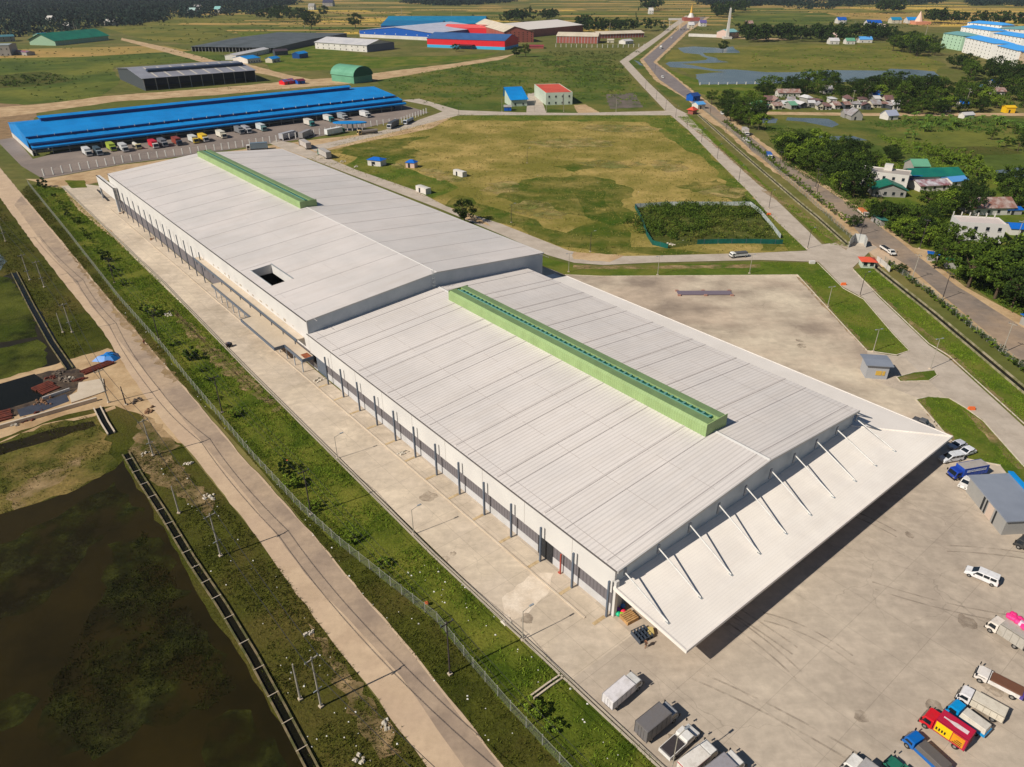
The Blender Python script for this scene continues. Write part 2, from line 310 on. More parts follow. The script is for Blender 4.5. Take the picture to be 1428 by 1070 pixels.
# big dry field behind the warehouse, with lush edges
fb = [(430,222),(480,190),(560,178),(640,160),(935,161),(1048,268),(1126,349),(1060,353),(914,357),(836,358),(793,350),(758,336),(700,313),(622,288),(560,262),(470,235)]
sheet('field', fb, 0.065, m_dry)
sheet('grass', [(600,160),(935,161),(1050,270),(1128,349),(1100,351),(1035,280),(985,225),(900,170),(640,168)], 0.075, m_lawn, step=8, jit=2.5)
sheet('grass', [(620,288),(700,312),(760,336),(840,357),(990,354),(880,345),(860,300),(840,262),(800,270),(830,310),(790,325),(720,300),(640,272)], 0.075, m_lsoft, step=8, jit=3)
sheet('grass', [(700,262),(740,250),(800,244),(850,250),(880,262),(870,285),(885,300),(860,315),(800,300),(760,290),(720,285),(690,275)], 0.0755, m_lsoft, step=4, jit=2.5)
sheet('grass', [(770,232),(800,228),(830,234),(800,240)], 0.0757, m_lsoft, step=4, jit=2)
sheet('grass', [(470,210),(520,196),(600,190),(560,205),(600,215),(540,228),(500,222)], 0.0758, m_lsoft, step=4, jit=2.5)
sheet('grass', [(940,260),(1000,250),(1040,275),(1080,320),(1100,345),(1060,350),(1060,290),(1000,275)], 0.0759, m_lsoft, step=4, jit=2)
sheet('grass', [(470,235),(560,262),(600,278),(640,262),(560,230),(500,218)], 0.075, m_lawn, step=8, jit=2)
# left side, near
sheet('grass', [(-260,240),(0,276),(60,352),(141,459),(227,588),(360,752),(451,878),(592,1065),(680,1190),(-200,1190),(-500,700)], 0.06, m_olive)
sheet('grass', [(28,268),(83,333),(141,404),(237,517),(360,651),(481,800),(562,893),(700,1067),(790,1180),(1010,1180),(917,1067),(785,943),(605,775),(341,512),(228,395),(88,262),(130,250),(120,243)], 0.065, m_olive, label=None)
fence_px = [(40,258),(98,330),(168,420),(231,491),(262,531),(355,642),(420,712),(475,762),(545,818),(610,868),(660,932),(712,992),(780,1065),(850,1140)]
drain_px = [(88,262),(228,395),(341,512),(605,775),(785,943),(917,1067),(985,1130)]
sheet('grass', fence_px + drain_px[::-1], 0.075, m_lush, step=2.5, jit=0.5)
pond = sheet('pond', [(-420,1190),(-420,760),(0,718),(60,700),(110,682),(160,655),(172,642),(262,800),(352,948),(445,1090),(520,1190)], 0.068, m_pond, step=3, jit=0.5)
def weed(px, step=2.5, jit=1.0, z=0.08): return tag(sheet('pond_weed', px, z, m_algae, kind='stuff', step=step, jit=jit), 'floating weed mat on the brown pond')
weed([(150,820),(120,870),(125,905),(85,935),(60,990),(70,1040),(130,1062),(200,1010),(290,990),(330,960),(300,905),(268,850),(230,770),(200,740),(150,760)], 2.0, 1.3)
weed([(0,760),(60,730),(110,700),(160,672),(200,720),(150,742),(100,800),(50,850),(-40,880),(-100,800)], 2, 1.2)
weed([(-60,1000),(30,965),(58,975),(30,1010),(-60,1030)], 2, 1.0)
weed([(290,1010),(350,990),(400,1065),(440,1100),(400,1150),(300,1150),(280,1050)], 2, 1.3)
sheet('pond', [(-300,400),(0,388),(18,380),(60,440),(96,512),(60,516),(0,530),(-300,560)], 0.07, m_pond, step=2.5, jit=0.4)
sheet('grass', [(-300,405),(0,386),(14,388),(50,440),(52,470),(0,478),(-300,490)], .084, m_lawnd, step=2, jit=.8)
sheet('grass', [(-300,500),(0,486),(52,474),(62,480),(66,508),(50,520),(0,534),(-300,560)], .084, m_lawnd, step=2, jit=.8)
sheet('pond', [(-200,350),(-10,345),(10,365),(0,378),(-200,390)], 0.07, m_lake, step=3, jit=.4)
sheet('grass', [(-100,628),(0,618),(75,590),(135,580),(165,650),(110,682),(0,718),(-150,730)], 0.092, m_bank, step=2, jit=.9)
sheet('dirt', [(10,690),(60,660),(100,640),(120,636),(112,650),(70,680),(20,712)], .096, m_dsoft, step=1.5, jit=.9)
sheet('pond', [(-60,628),(0,620),(70,600),(130,588),(134,594),(60,618),(0,636),(-80,646)], 0.095, m_pond, step=2, jit=.5)
sheet('dirt_path', [(-80,625),(0,617),(60,592),(135,576),(160,566),(162,570),(136,580),(62,597),(0,621),(-80,634)], 0.09, m_dirt, step=2, jit=.3)
# lagoons to the north east
sheet('pond', [(945,67),(967,65),(1002,67),(1014,66),(1022,65),(1032,74),(1011,74),(980,74),(984,78),(999,81),(1002,84),(1016,87),(990,88),(950,89),(970,92),(997,97),(1024,97),(1068,101),(1111,101),(1159,98),(1236,99),(1241,96),(1271,97),(1303,100),(1310,106),(1288,111),(1200,114),(1100,117),(975,118),(970,104),(994,101.6),(1012,100.8),(994,99),(970,96),(935,94),(928,89),(933,86.5),(960,86),(984,84),(987,81.5),(980,79),(975,76),(954,74)], 0.07, m_lake, step=14, jit=1.0)
sheet('pond', [(1063,164),(1085,166),(1082,172),(1062,172)], 0.07, m_lake, step=8, jit=.8)
sheet('pond', [(1098,164),(1155,166),(1170,174),(1160,178),(1120,170),(1096,168)], 0.07, m_lake, step=8, jit=.8)
sheet('pond', [(1142,190),(1190,190),(1210,196),(1170,197),(1142,194)], 0.07, m_lake, step=8, jit=.8)
sheet('pond', [(1388,238),(1440,232),(1500,236),(1500,248),(1428,248),(1392,246)], 0.07, m_lake, step=8, jit=.8)
sheet('pond', [(1300,206),(1400,204),(1428,214),(1360,218),(1310,212)], 0.066, m_scrub, step=8, jit=.8)
# ----------------------------------------------------------------- paved ground
LE = [(-60,205),(0,276),(45,338),(106,416),(141,459),(180,520),(227,588),(280,649),(360,752),(393,800),(451,878),(511,954),(592,1065),(672,1175)]
RE = [(-40,186),(28,268),(83,333),(141,404),(202,477),(237,517),(277,563),(340,640),(360,660),(458,770),(481,800),(562,893),(700,1067),(786,1175)]
sheet('road', LE + RE[::-1], 0.10, m_road, step=3, jit=0.16)
def lerp(a, b, t): return (a[0]+(b[0]-a[0])*t, a[1]+(b[1]-a[1])*t)
MID = [(20,286),(60,340),(105,395),(130,430),(170,480),(205,523),(250,578),(300,640),(352,702),(425,800),(505,885),(560,945),(640,1060),(720,1175)]
sheet('road', MID + [(780,1175)] + [(696,1067),(558,893),(478,800),(455,770),(357,660),(337,640),(274,563),(234,517),(199,477),(138,404),(80,333),(30,274)], 0.106, m_roadg, step=4, jit=0.12)
sheet('dirt_yard', [(104,500),(150,486),(178,500),(227,588),(262,620),(225,610),(200,580),(160,566),(110,575),(60,590),(0,612),(-120,630),(-120,560),(0,530)], 0.085, m_dirt, step=2, jit=.6)
sheet('dirt_yard', [(200,580),(228,592),(252,622),(225,640),(185,612)], 0.09, m_dsoft, step=1.5, jit=.8)
sheet('dirt_road', [(-60,150),(0,150),(60,145),(150,134),(300,123),(420,112),(480,108),(540,100),(640,88),(720,75),(700,83),(640,93),(540,110),(480,118),(420,122),(300,133),(160,142),(50,158),(-60,172)], 0.07, m_dirt, step=10, jit=1.5)
sheet('dirt_road', [(170,53),(240,68),(300,85),(340,88),(400,104),(440,112),(420,116),(370,104),(300,92),(235,74),(168,56)], 0.072, m_dirt, step=12, jit=.8)
sheet('dirt_road', [(-80,135),(60,150),(40,180),(15,200),(0,196),(-80,190)], 0.068, m_dirtd, step=10, jit=2)
sheet('lot', [(46,222),(20,192),(-5,196),(30,232),(60,250),(172,229),(300,212),(430,193),(500,181),(598,157),(560,146),(540,140),(300,160)], 0.08, m_lot)
sheet('dirt_road', [(35,250),(62,250),(172,230),(300,214),(430,196),(520,186),(615,161),(640,159),(600,180),(520,196),(440,214),(400,240),(150,252),(88,264),(60,258)], 0.086, m_dirt, step=8, jit=.6)
sheet('road', [(430,205),(500,190),(560,176),(617,156),(600,148),(560,140),(585,138),(640,154),(720,157),(800,158),(926,155),(942,151),(960,160),(930,161),(800,161),(640,161),(560,182),(500,196),(440,212)], 0.10, m_lroad)
sheet('road', [(385,196),(410,200),(496,237),(580,266),(622,288),(700,313),(758,336),(793,350),(836,358),(914,357),(1060,353),(1126,350),(1150,347),(1160,356),(1150,366),(1060,363),(914,366.5),(841,370),(801,367),(763,356),(700,328),(617,293),(557,270),(459,232),(390,206),(375,200)], 0.104, m_lroad)
sheet('road', [(956,22),(935,36),(922,47),(893,66),(864,86),(895,120),(927,154),(960,182),(1000,224),(1046,270),(1068,295),(1126,350),(1141,365),(1176,401),(1204,416),(1245,464),(1268,488),(1252,497),(1209,492),(1215,530),(1283,557),(1320,555),(1345,568),(1371,586),(1428,651),(1500,740),(1500,670),(1428,596),(1323,500),(1295,482),(1224,414),(1189,374),(1212,352),(1225,345),(1190,337),(1146,341),(1068,265),(1060,260),(1000,205),(960,162),(942,151),(905,116),(876.6,86),(905,66),(930,47),(945,36),(966,22)], 0.108, m_lroad)
sheet('verge', [(990,24),(960,45),(916,87),(972,131),(1034,176),(1086,216),(1132,246),(1181,278),(1218,303),(1270,343),(1345,400),(1440,452),(1520,500),(1520,600),(1440,520),(1365,460),(1268,386),(1245,375),(1225,372),(1190,330),(1128,279),(1092,249),(1042,213),(1010,182),(960,152),(942,132),(912,111),(892,84),(938,45),(955,24)], 0.09, m_dirt, step=6, jit=.8)
sheet('highway', [(970,24),(942,45),(897,83),(919,111),(952,134),(973,148),(1019,182),(1049,212),(1100,248),(1133,276),(1174,298),(1204,333),(1270,374),(1358,449),(1428,507),(1520,580),(1520,530),(1428,458),(1333,399),(1262,343),(1212,305),(1173,278),(1125,246),(1079,216),(1027,177),(995,149),(967,131),(911,87),(955,45),(985,24)], 0.112, m_hwy, step=8, jit=.3)
sheet('highway', [(970,24),(942,45),(897,83),(919,111),(952,134),(967,131),(940,108),(911,87),(955,45),(985,24)], 0.118, m_hwyf)
sheet('dirt_road', [(1062,156),(1200,158),(1428,158),(1600,158),(1600,162),(1428,162),(1200,162),(1062,160)], 0.10, m_dirt, step=8, jit=.4)
sheet('dirt_road', [(1004,49),(1060,53),(1100,54),(1100,56),(1060,56),(1004,52)], 0.1, m_dirt)
sheet('dirt_road', [(1262,343),(1300,350),(1345,356),(1340,366),(1300,360),(1285,368)], 0.1, m_dirt, step=4, jit=.5)
sheet('dirt_yard', [(1196,338),(1226,330),(1262,372),(1240,372),(1222,360)], 0.106, m_road, step=3, jit=.3)
# verges between the two roads
sheet('grass', [(945,163),(960,160),(974,170),(1072,262),(1184,345),(1150,340),(1068,262),(1000,203)], 0.094, m_lawn, step=5, jit=.3)
sheet('grass', [(1189,376),(1215,372),(1230,378),(1396,522),(1428,548),(1500,620),(1500,660),(1428,592),(1323,497),(1295,480),(1224,412)], 0.094, m_lawn, step=5, jit=.3)
sheet('grass', [(868,88),(880,90),(945,148),(966,160),(975,155),(960,140),(912,112),(892,84),(925,52),(908,64)], 0.094, m_wild, step=8, jit=.5)
sheet('driveway', [(736,130),(752,130),(762,158),(734,158)], .095, m_lroad); sheet('driveway', [(800,147),(816,146),(838,158),(806,158)], .095, m_dirt, step=3, jit=.4)
sheet('lot', [(845,132),(884,130),(897,150),(850,152)], .095, M('dark gravel lot', S(112,98,92), S(84,84,62), scale=.12, fvar=.15, rough=1), step=4, jit=.8)
sheet('pond', [(884,84),(890,86),(898,92),(892,91)], .096, m_lake, step=3, jit=.3)
# yards of the warehouse
sheet('apron', [tuple(AB(a, b)[:2]) for a, b in ((-246,-12.6),(-246,-4),(-212,14),(-197,40),(-197,0),(-195,0),(112,-0.5),(112,-14))], 0.118, m_apron, world=True)
sheet('yard', [(1209,490),(1151,427),(1112,384),(1000,385),(840,386),(788,384),(600,330),(440,500),(785,941),(917,1065),(1010,1160),(1640,1160),(1560,760),(1428,652),(1345,568),(1320,555),(1262,500)], 0.112, m_yard)
sheet('yard', [(1209,490),(1151,427),(1112,384),(1000,385),(840,386),(788,384),(700,350),(900,560),(1262,600),(1300,590),(1283,557),(1215,530)], 0.122, m_yardn, step=6, jit=.2)
sheet('grass', [(700,333),(760,360),(800,370),(841,373),(914,369.5),(1060,366),(1140,367),(1176,403),(1204,418),(1245,466),(1268,490),(1250,496),(1209,490),(1151,427),(1112,384),(1000,385),(840,386),(788,384),(745,365),(700,345)], 0.126, m_lawn, step=5, jit=.25)
sheet('grass', [(1277,558),(1295,554),(1323,556),(1345,569),(1371,588),(1428,652),(1490,720),(1490,760),(1428,690),(1395,650),(1348,641)], 0.13, m_lawn, step=4, jit=.15)
sheet('grass', [(1250,527),(1275,520),(1303,517),(1307,524),(1295,532),(1255,533)], 0.13, m_lawn, step=2, jit=.2)
sheet('grass', [(90,252),(118,252),(122,262),(100,263)], 0.125, m_lush, step=2, jit=.3)
for px in ([(800,352),(870,357),(850,366),(800,362)], [(628,290),(660,300),(690,318),(650,306)]): sheet('dirt', px, 0.12, m_dirt, step=3, jit=.6)
sheet('scrub_floor', [(890,292),(1000,288),(1044,288),(1080,328),(1000,338),(940,340),(905,325)], .0865, M('plot grass', S(104,106,44), S(70,82,28), scale=.1, fine=.9, fvar=.3, rough=1, holes=(.09,.35,.65)))
def kerb(px, wd=.22, h=.16):
    pts = [G(*p) for p in px]; mb = MB()
    for a, b in zip(pts[:-1], pts[1:]): mb.slab(a, b, wd, h, .11)
    tag(put('kerb', mb, m_kerb), kind='structure')
m_kerb = M('pale kerb', S(212,200,182), S(190,176,156), scale=1, fvar=.1)
for k_ in ([(788,384),(840,386),(1000,385),(1112,384),(1151,427),(1209,490),(1250,496),(1268,490),(1245,466),(1204,418),(1176,403),(1140,367)],[(1277,558),(1348,641),(1395,650)],[(1277,558),(1295,554),(1323,556),(1345,569),(1371,588),(1428,652)],[(1250,527),(1275,520),(1303,517),(1307,524),(1295,532),(1255,533),(1250,527)],[(1189,376),(1224,412),(1295,480),(1323,497),(1428,592)]): kerb(k_)
for px in ([(1278,560),(1290,556),(1300,580),(1330,610),(1352,640),(1345,640)],[(1340,570),(1372,592),(1428,655),(1420,655),(1366,600)],[(1110,386),(1125,392),(1160,432),(1215,488),(1205,488),(1150,430)],[(800,370),(900,371),(1060,369),(1060,374),(900,376),(800,376)],[(1253,528),(1285,520),(1290,526),(1260,532)],[(1200,384),(1250,430),(1330,495),(1428,585),(1428,592),(1320,497),(1224,412)],[(1060,265),(1180,350),(1184,346),(1072,262)],[(945,163),(1000,203),(1068,262),(1060,260),(995,203)]): sheet('dirt', px, .134, m_dsoft, step=1.5, jit=.4)
for px in ([(190,600),(250,650),(300,700),(290,720),(230,680),(180,640)],[(430,870),(520,975),(560,1050),(530,1060),(470,960)],[(90,345),(150,415),(250,530),(240,535),(140,415)]): sheet('dirt', px, .112, m_dsoft, step=1.5, jit=.8)
m_mark = M('faint tyre marks', S(170,156,140), S(160,147,131), scale=.8, fvar=.1, fine=2, rough=.95, holes=(.35,.38,.8))
rt_ = random.Random(8)
for k in range(7):                                # tyre marks curving over the yard
    x0, y0 = [(1080,960),(1180,840),(1250,760),(1000,960),(1220,930),(1330,760),(1100,880),(980,450),(1060,440),(1120,470),(900,430)][k % 11]; a = rt_.uniform(-.8,.4) if k % 2 else rt_.uniform(1.9,2.6); c0 = G(x0+rt_.uniform(-40,40), y0+rt_.uniform(-30,30)); cv = rt_.uniform(-.05,.05); L_ = rt_.uniform(14,34); lf = []; rg = []; p = c0.copy(); n_ = 14
    for i in range(n_):
        d = Vector((math.cos(a), math.sin(a), 0)); n = Vector((-d.y, d.x, 0)); lf.append(p+n*.16); rg.append(p-n*.16); p = p+d*L_/n_; a += cv*L_/n_
    for off in (0, 1.7):
        nn = Vector((-math.sin(a), math.cos(a), 0))*off; sheet('tyre_mark', [tuple((q+nn)[:2]) for q in lf+rg[::-1]], .137, m_mark, world=True)
m_oil = M('oily stains', S(156,140,122), S(136,121,106), scale=.7, fvar=.15, rough=.8, holes=(.5,.34,.85))
for k in range(16):
    x0, y0 = rt_.choice([(900,1010),(950,1040),(1300,1010),(1380,980),(1380,860),(1180,900),(1080,980),(1200,1000),(1340,700),(1290,740),(640,760),(720,840),(500,620),(560,700),(1020,440),(1110,460)]); c0 = G(x0+rt_.uniform(-40,40), y0+rt_.uniform(-25,25)); r_ = rt_.uniform(.5,1.8)
    sheet('stain', [(c0.x+r_*rt_.uniform(.6,1.2)*math.cos(i*.45), c0.y+r_*rt_.uniform(.6,1.2)*math.sin(i*.45)) for i in range(14)], .1365, m_oil, world=True)
# bare sandy patches of the dry field and the gravel heap by the drain
for i, (x, y, rx, ry) in enumerate([(630,246,26,9),(600,240,18,5),(560,232,16,4),(745,290,34,12),(700,262,30,9),(1010,268,40,9),(770,300,22,8),(860,180,60,7),(800,200,70,8),(930,232,30,8),(850,230,50,7)]):
    sheet('dirt', [(x+rx*math.cos(k*math.pi/8)*random.uniform(.6,1.2), y+ry*math.sin(k*math.pi/8)*random.uniform(.6,1.2)) for k in range(16)], 0.085+0.001*i, M('straw patch', S(168,146,92), S(140,128,70), scale=0.1, fine=.8, fvar=.25, rough=1, c3=S(110,112,50), s3=.05, holes=(.12,.38,.58)), step=3, jit=.8)
sheet('dirt', [(240,430),(262,450),(300,482),(345,520),(392,570),(386,576),(340,545),(300,510),(262,470)], 0.122, m_dsoft, step=1.2, jit=.9)
sheet('dirt', [(88,262),(118,290),(150,318),(176,343),(172,346),(140,318),(108,292)], .1215, m_dirt, step=1.5, jit=.5)
sheet('dirt', [(700,835),(742,800),(772,800),(768,822),(735,858),(705,868)], 0.126, M('white dust', S(222,206,186), S(206,188,166), scale=.3, rough=1), step=1.2, jit=.3)
# ================================================================= the warehouse (local x runs along it, local y across it)
def warehouse():
    L, W, L2, W2, RV = 106.9, 71.9, 195.2, 78.6, 39.3
    he, hr, he2, hr2 = 10.0, 12.8, 13.7, 17.0
    T = thing('warehouse', 'very long white-roofed warehouse with two green ridge vents and a propped canopy', 'warehouse', P0, -PHI)
    def P(n, mb, mat, par=None, **k): return put(n, mb, mat, par or T, **k)
    def PA(n, mb, mat, par=None, **k): return putall(n, mb, mat, par or T, **k)
    re = hr - (hr-he)/RV*(W-RV)                      # right eave of the front roof
    # front hall
    r = MB(); t = .25; r.profx([(-.35,he),(RV,hr),(W,re),(W,re-t),(RV,hr-t),(-.35,he-t)], 0.0, L+.6); roofA = P('front_roof', r, m_roof)
    tag(roofA, 'ribbed white roof of the near, lower half')
    sm = MB()
    zl = lambda y: he+(hr-he)*(y+.35)/(RV+.35)
    zr = lambda y: hr-(hr-re)*(y-RV)/(W-RV)
    for x in (12.4,25.4,38.3,51.2,64,77,90):         # broad gutter-like seams
        sm.profx([(0,zl(0)+.01),(RV,hr+.01),(W,zr(W)+.01),(W,zr(W)+.09),(RV,hr+.09),(0,zl(0)+.09)], x, x+.4)
    PA('roof_seam', sm, m_seamd)
    s2 = MB()
    for x in (4.2,16,29.2,42.2,55,68.2,80.8,95.3,104.9):
        s2.profx([(0,zl(0)+.01),(RV,hr+.01),(W,zr(W)+.01),(W,zr(W)+.06),(RV,hr+.06),(0,zl(0)+.06)], x, x+.16)
    for y in (1.7,): s2.poly((0,y,zl(y)+.03),(L,y,zl(y)+.03),(L,y+.12,zl(y+.12)+.03),(0,y+.12,zl(y+.12)+.03))
    y = W-2; s2.poly((0,y,zr(y)+.03),(L,y,zr(y)+.03),(L,y+.12,zr(y+.12)+.03),(0,y+.12,zr(y+.12)+.03))
    rr = random.Random(3)
    for y in (14.5, 25.5, 50, 61):
        x = 1.0
        while x < L-4:                                # broken screw lines
            l = rr.uniform(3, 9); f = zl if y < RV else zr
            s2.poly((x,y,f(y)+.03),(x+l,y,f(y)+.03),(x+l,y+.1,f(y+.1)+.03),(x,y+.1,f(y+.1)+.03)); x += l+rr.uniform(1, 4)
    P('roof_seam', s2, M('dark roof seam', S(180,172,168), None, rough=.7, fvar=.12, fine=2))
    rd = MB(); rd.profx([(RV-.45,hr+.0),(RV,hr+.16),(RV+.45,hr+.0)], 95.2, L+.62); rd.profx([(RV-.45,hr+.0),(RV,hr+.16),(RV+.45,hr+.0)], 0, 10); PA('ridge_cap', rd, m_white)
    g = MB(); g.box(-.4,L+.65,-.56,-.36,he-.24,he-.05); P('gutter', g, paint('gutter grey',(96,92,92)))
    f = MB(); f.box(-0.1,L+.25,-.34,.1,4.75,he-.3); fa = P('fascia', f, m_white); tag(fa, 'tall white fascia along the near half')
    jt = MB()
    for k in range(1, 9): jt.box(k*12.2-.05, k*12.2+.05, -.37, -.34, 4.5, he-.45)
    PA('fascia_joint', jt, M('fascia joint', S(186,180,174)))
    P('side_wall', MB().box(0,L,.1,.5,0,1.75), m_lowwall)
    P('louvre_band', MB().box(8,L-.3,.16,.5,1.75,4.9), m_louv)
    # gable end under the front roof
    ge = MB(); ge.profx([(-.1,0),(-.1,he-.3),(RV,hr-.27),(W-.1,re-.27),(W-.1,0)], L-.3, L); P('gable_wall', ge, m_gable)
    be = MB(); be.profx([(-.34,he-.45),(-.34,he+.06),(RV,hr+.06),(W+.1,re+.06),(W+.1,re-.4),(RV,hr-.4)], L+.61, L+.85); P('barge_board', be, M('grey barge board', S(186,182,178), fvar=.04))
    P('corner_column', MB().box(L-.1,L+.7,-.34,.35,0,7.6), m_white)
    P('right_wall', MB().box(0,L,W-.6,W-.3,0,re-.3), m_gable)
    # canopy round the near end and the right side
    hc0, hc1, D, DS = 6.45, 5.25, 14.6, 14.1
    c = MB(); c.poly((L,-.3,hc0),(L+D,-.3,hc1),(L+D,W+DS,hc1),(L,W-.3,hc0)); c.poly((L,-.3,hc0-.3),(L,W-.3,hc0-.3),(L+D,W+DS,hc1-.3),(L+D,-.3,hc1-.3)); PA('front_canopy', c, m_can)
    c = MB(); c.poly((3.6,W-.3,hc0),(L,W-.3,hc0),(L+D,W+DS,hc1),(3.6,W+DS,hc1)); c.poly((3.6,W-.3,hc0-.3),(3.6,W+DS,hc1-.3),(L+D,W+DS,hc1-.3),(L,W-.3,hc0-.3)); P('side_canopy', c, m_can2)
    c = MB(); c.poly((-2,W-.3,hc0-.9),(3.5,W-.3,hc0-.9),(3.5,W+DS-.3,hc1-.9),(-2,W+DS-.3,hc1-.9)); c.box(-2,4.4,W+DS-.3,W+DS,hc1-1.3,hc1-.75); P('link_canopy', c, m_can2)
    e = MB(); e.box(L+.3,L+D,-.55,-.31,hc1-.45,hc1+.12); v = e.v; 
    for i in (4,7): v[i] = (v[i][0], v[i][1], hc0+.15)
    for i in (0,3): v[i] = (v[i][0], v[i][1], hc0-.55)
    e.box(L+D,L+D+.25,-.55,W+DS+.25,hc1-.45,hc1+.1); e.box(3.6,L+D,W+DS,W+DS+.25,hc1-.45,hc1+.06); PA('canopy_edge', e, m_can2)
    hp = MB(); hp.tube((L,W-.3,hc0+.02),(L+D,W+DS,hc1+.05),.16); P('hip_flashing', hp, m_can)
    sb = MB()
    for k in range(10):
        y = 1.0+k*(W-2.2)/9.0
        P('strut', MB().tube((L+.86,y+.2,8.9+min(1.4,.07*min(y,W-y))),(L+9.9,y+.2,hc0-(hc0-hc1)*9.9/D+.12),.12,k=8), paint('off white strut',(216,213,208)))
        sb.tube((L+.05,y,5.1),(L+D-.2,y,4.45),.14,k=4)
        st = MB(); st.box(L+.86,L+1.0,y-.1,y+.5,8.4,9.8+min(1.4,.07*min(y,W-y))*.6); PA('strut_bracket', st, m_post); PA('strut_foot', MB().box(L+9.5,L+10.2,y,y+.4,hc0-(hc0-hc1)*9.9/D-.05,hc0-(hc0-hc1)*9.9/D+.08), m_steel)
    PA('canopy_beam', sb, m_steel)
    ap = MB()
    for (p, q) in (((L+1,W-1.5,9.2),(L+5,W+4,5.7)),((L-1.5,W+.2,9.4),(L-1.5,W+5.5,5.95)),((L-5,W+.2,9.4),(L+1,W+7,5.8))): ap.tube(p, q, .16)
    PA('corner_strut', ap, m_post)
    for k in range(10):                              # columns and roller doors under the near canopy
        y = .4+k*(W-.9)/9; P('front_column', MB().box(L+.02,L+.35,y-.2,y+.2,0,6.0), m_steel)
    for k in range(9):
        y = 2.2+k*(W-.9)/9; P('roller_door', MB().box(L+.0,L+.06,y,y+4.2,.3,4.3), M('blue grey shutter', S(110,122,134), fvar=.05))
    # steel posts along the left side
    for k in range(13): P('post', MB().box(10.36+k*8.04-.16,10.36+k*8.04+.16,-1.32,-1.0,0,7.85), m_post)
    for k in range(14): P('post', MB().box(-178+k*7.72-.13,-178+k*7.72+.13,-1.62,-1.36,0,10.6), m_post)
    PA('red_pipe', MB().box(95.1,95.32,-.6,-.38,.1,4.6).box(94.7,95.09,-.6,-.38,.1,.3), paint('red pipe',(168,64,48)))
    P('doorway', MB().box(88.8,92.6,.02,.09,.05,4.4), m_dark); P('doorway', MB().box(2.2,7.4,.05,.14,.05,4.4), m_post)
    pb = MB()
    for k in range(13): pb.box(10.36+k*8.04-.5,10.36+k*8.04+.1,-3.9,-1.3,0,.16)
    PA('plinth', pb, M('stained concrete plinth', S(198,174,136), S(176,150,112), scale=.8, fvar=.15))
    PA('plinth', MB().box(-190,L-2,-4.15,-3.85,0,.28), m_conc)
    # rear hall
    ox0, ox1, oy0, oy1 = -42.0, -27.0, 2.4, 8.6
    z2 = lambda y: he2+(hr2-he2)*y/RV if y < RV else hr2-(hr2-he2)*(y-RV)/(W2-RV)
    rt = MB()
    def q(x0,x1,y0,y1): rt.poly((x0,y0,z2(y0)),(x1,y0,z2(y0)),(x1,y1,z2(y1)),(x0,y1,z2(y1)))
    q(-L2,.35,oy1,RV); q(-L2,.35,-.3,oy0); q(-L2,ox0,oy0,oy1); q(ox1,.35,oy0,oy1); q(-L2,.35,RV,W2+.3)
    tag(P('rear_roof', rt, m_roof2), 'smooth pale roof of the far, higher half')
    ww = MB(); zo = he2-2.0
    ww.poly((ox0,oy0,z2(oy0)),(ox0,oy1,z2(oy1)),(ox0,oy1,zo),(ox0,oy0,zo)); ww.poly((ox1,oy0,z2(oy0)),(ox1,oy0,zo),(ox1,oy1,zo),(ox1,oy1,z2(oy1)))
    ww.poly((ox0,oy0,z2(oy0)),(ox0,oy0,zo),(ox1,oy0,zo),(ox1,oy0,z2(oy0))); ww.poly((ox0,oy1,z2(oy1)),(ox1,oy1,z2(oy1)),(ox1,oy1,zo),(ox0,oy1,zo))
    wl = P('opening_wall', ww, m_white); 
    of = MB().poly((ox0,oy0,zo),(ox1,oy0,zo),(ox1,oy1,zo),(ox0,oy1,zo)); dk_ = MB(); dk_.poly((ox0-3,oy0-2,zo-.02),(ox0-3,oy1+2,zo-.02),(ox0-3,oy1+2,zo-7),(ox0-3,oy0-2,zo-7)); dk_.poly((ox0-3,oy1+3,zo-.02),(ox1+3,oy1+3,zo-.02),(ox1+3,oy1+3,zo-7),(ox0-3,oy1+3,zo-7)); dk_.poly((ox1+3,oy0-2,zo-.02),(ox1+3,oy0-2,zo-7),(ox1+3,oy1+2,zo-7),(ox1+3,oy1+2,zo-.02)); P('shaft_wall', dk_, m_dark); of.v = [(v[0], v[1], zo-6.9) for v in of.v]; P('opening_floor', of, M('rubble in the opening', S(120,92,70), S(60,44,38), scale=.7, fvar=.4))  # shaft walls coloured dark to stand for the unlit room below the opening
    PA('opening_kerb', MB().box(ox0-.15,ox1+.15,oy1,oy1+.16,z2(oy1)-.1,z2(oy1)+.2).box(ox0-.15,ox1+.15,oy0-.16,oy0,z2(oy0)-.1,z2(oy0)+.12), m_steel)
    sm = MB(); rr = random.Random(9)
    for k in range(16):
        x = -8-12.1*k
        if x < -L2: break
        if ox0-1 < x < ox1+1: sm.profx([(oy1+.3,z2(oy1+.3)+.01),(RV,hr2+.01),(W2,he2+.01),(W2,he2+.05),(RV,hr2+.05),(oy1+.3,z2(oy1+.3)+.05)], x, x+.14)
        else: sm.profx([(0,he2+.01),(RV,hr2+.01),(W2,he2+.01),(W2,he2+.05),(RV,hr2+.05),(0,he2+.05)], x, x+.14)
    for y in (1.6, 19.5, 58.5, 77):
        x = -194.0
        while x < -2:
            l = rr.uniform(3, 11)
            if not (ox0-12 < x < ox1+1 and y < 10): sm.poly((x,y,z2(y)+.03),(x+l,y,z2(y)+.03),(x+l,y+.12,z2(y+.12)+.03),(x,y+.12,z2(y+.12)+.03))
            x += l+rr.uniform(.5, 5)
    P('roof_seam', sm, M('faint roof seam', S(196,188,184), None, rough=.7, fvar=.08, fine=2))
    rd = MB(); rd.profx([(RV-.2,hr2),(RV,hr2+.1),(RV+.2,hr2)], -81.9, .4); PA('ridge_cap', rd, m_white)
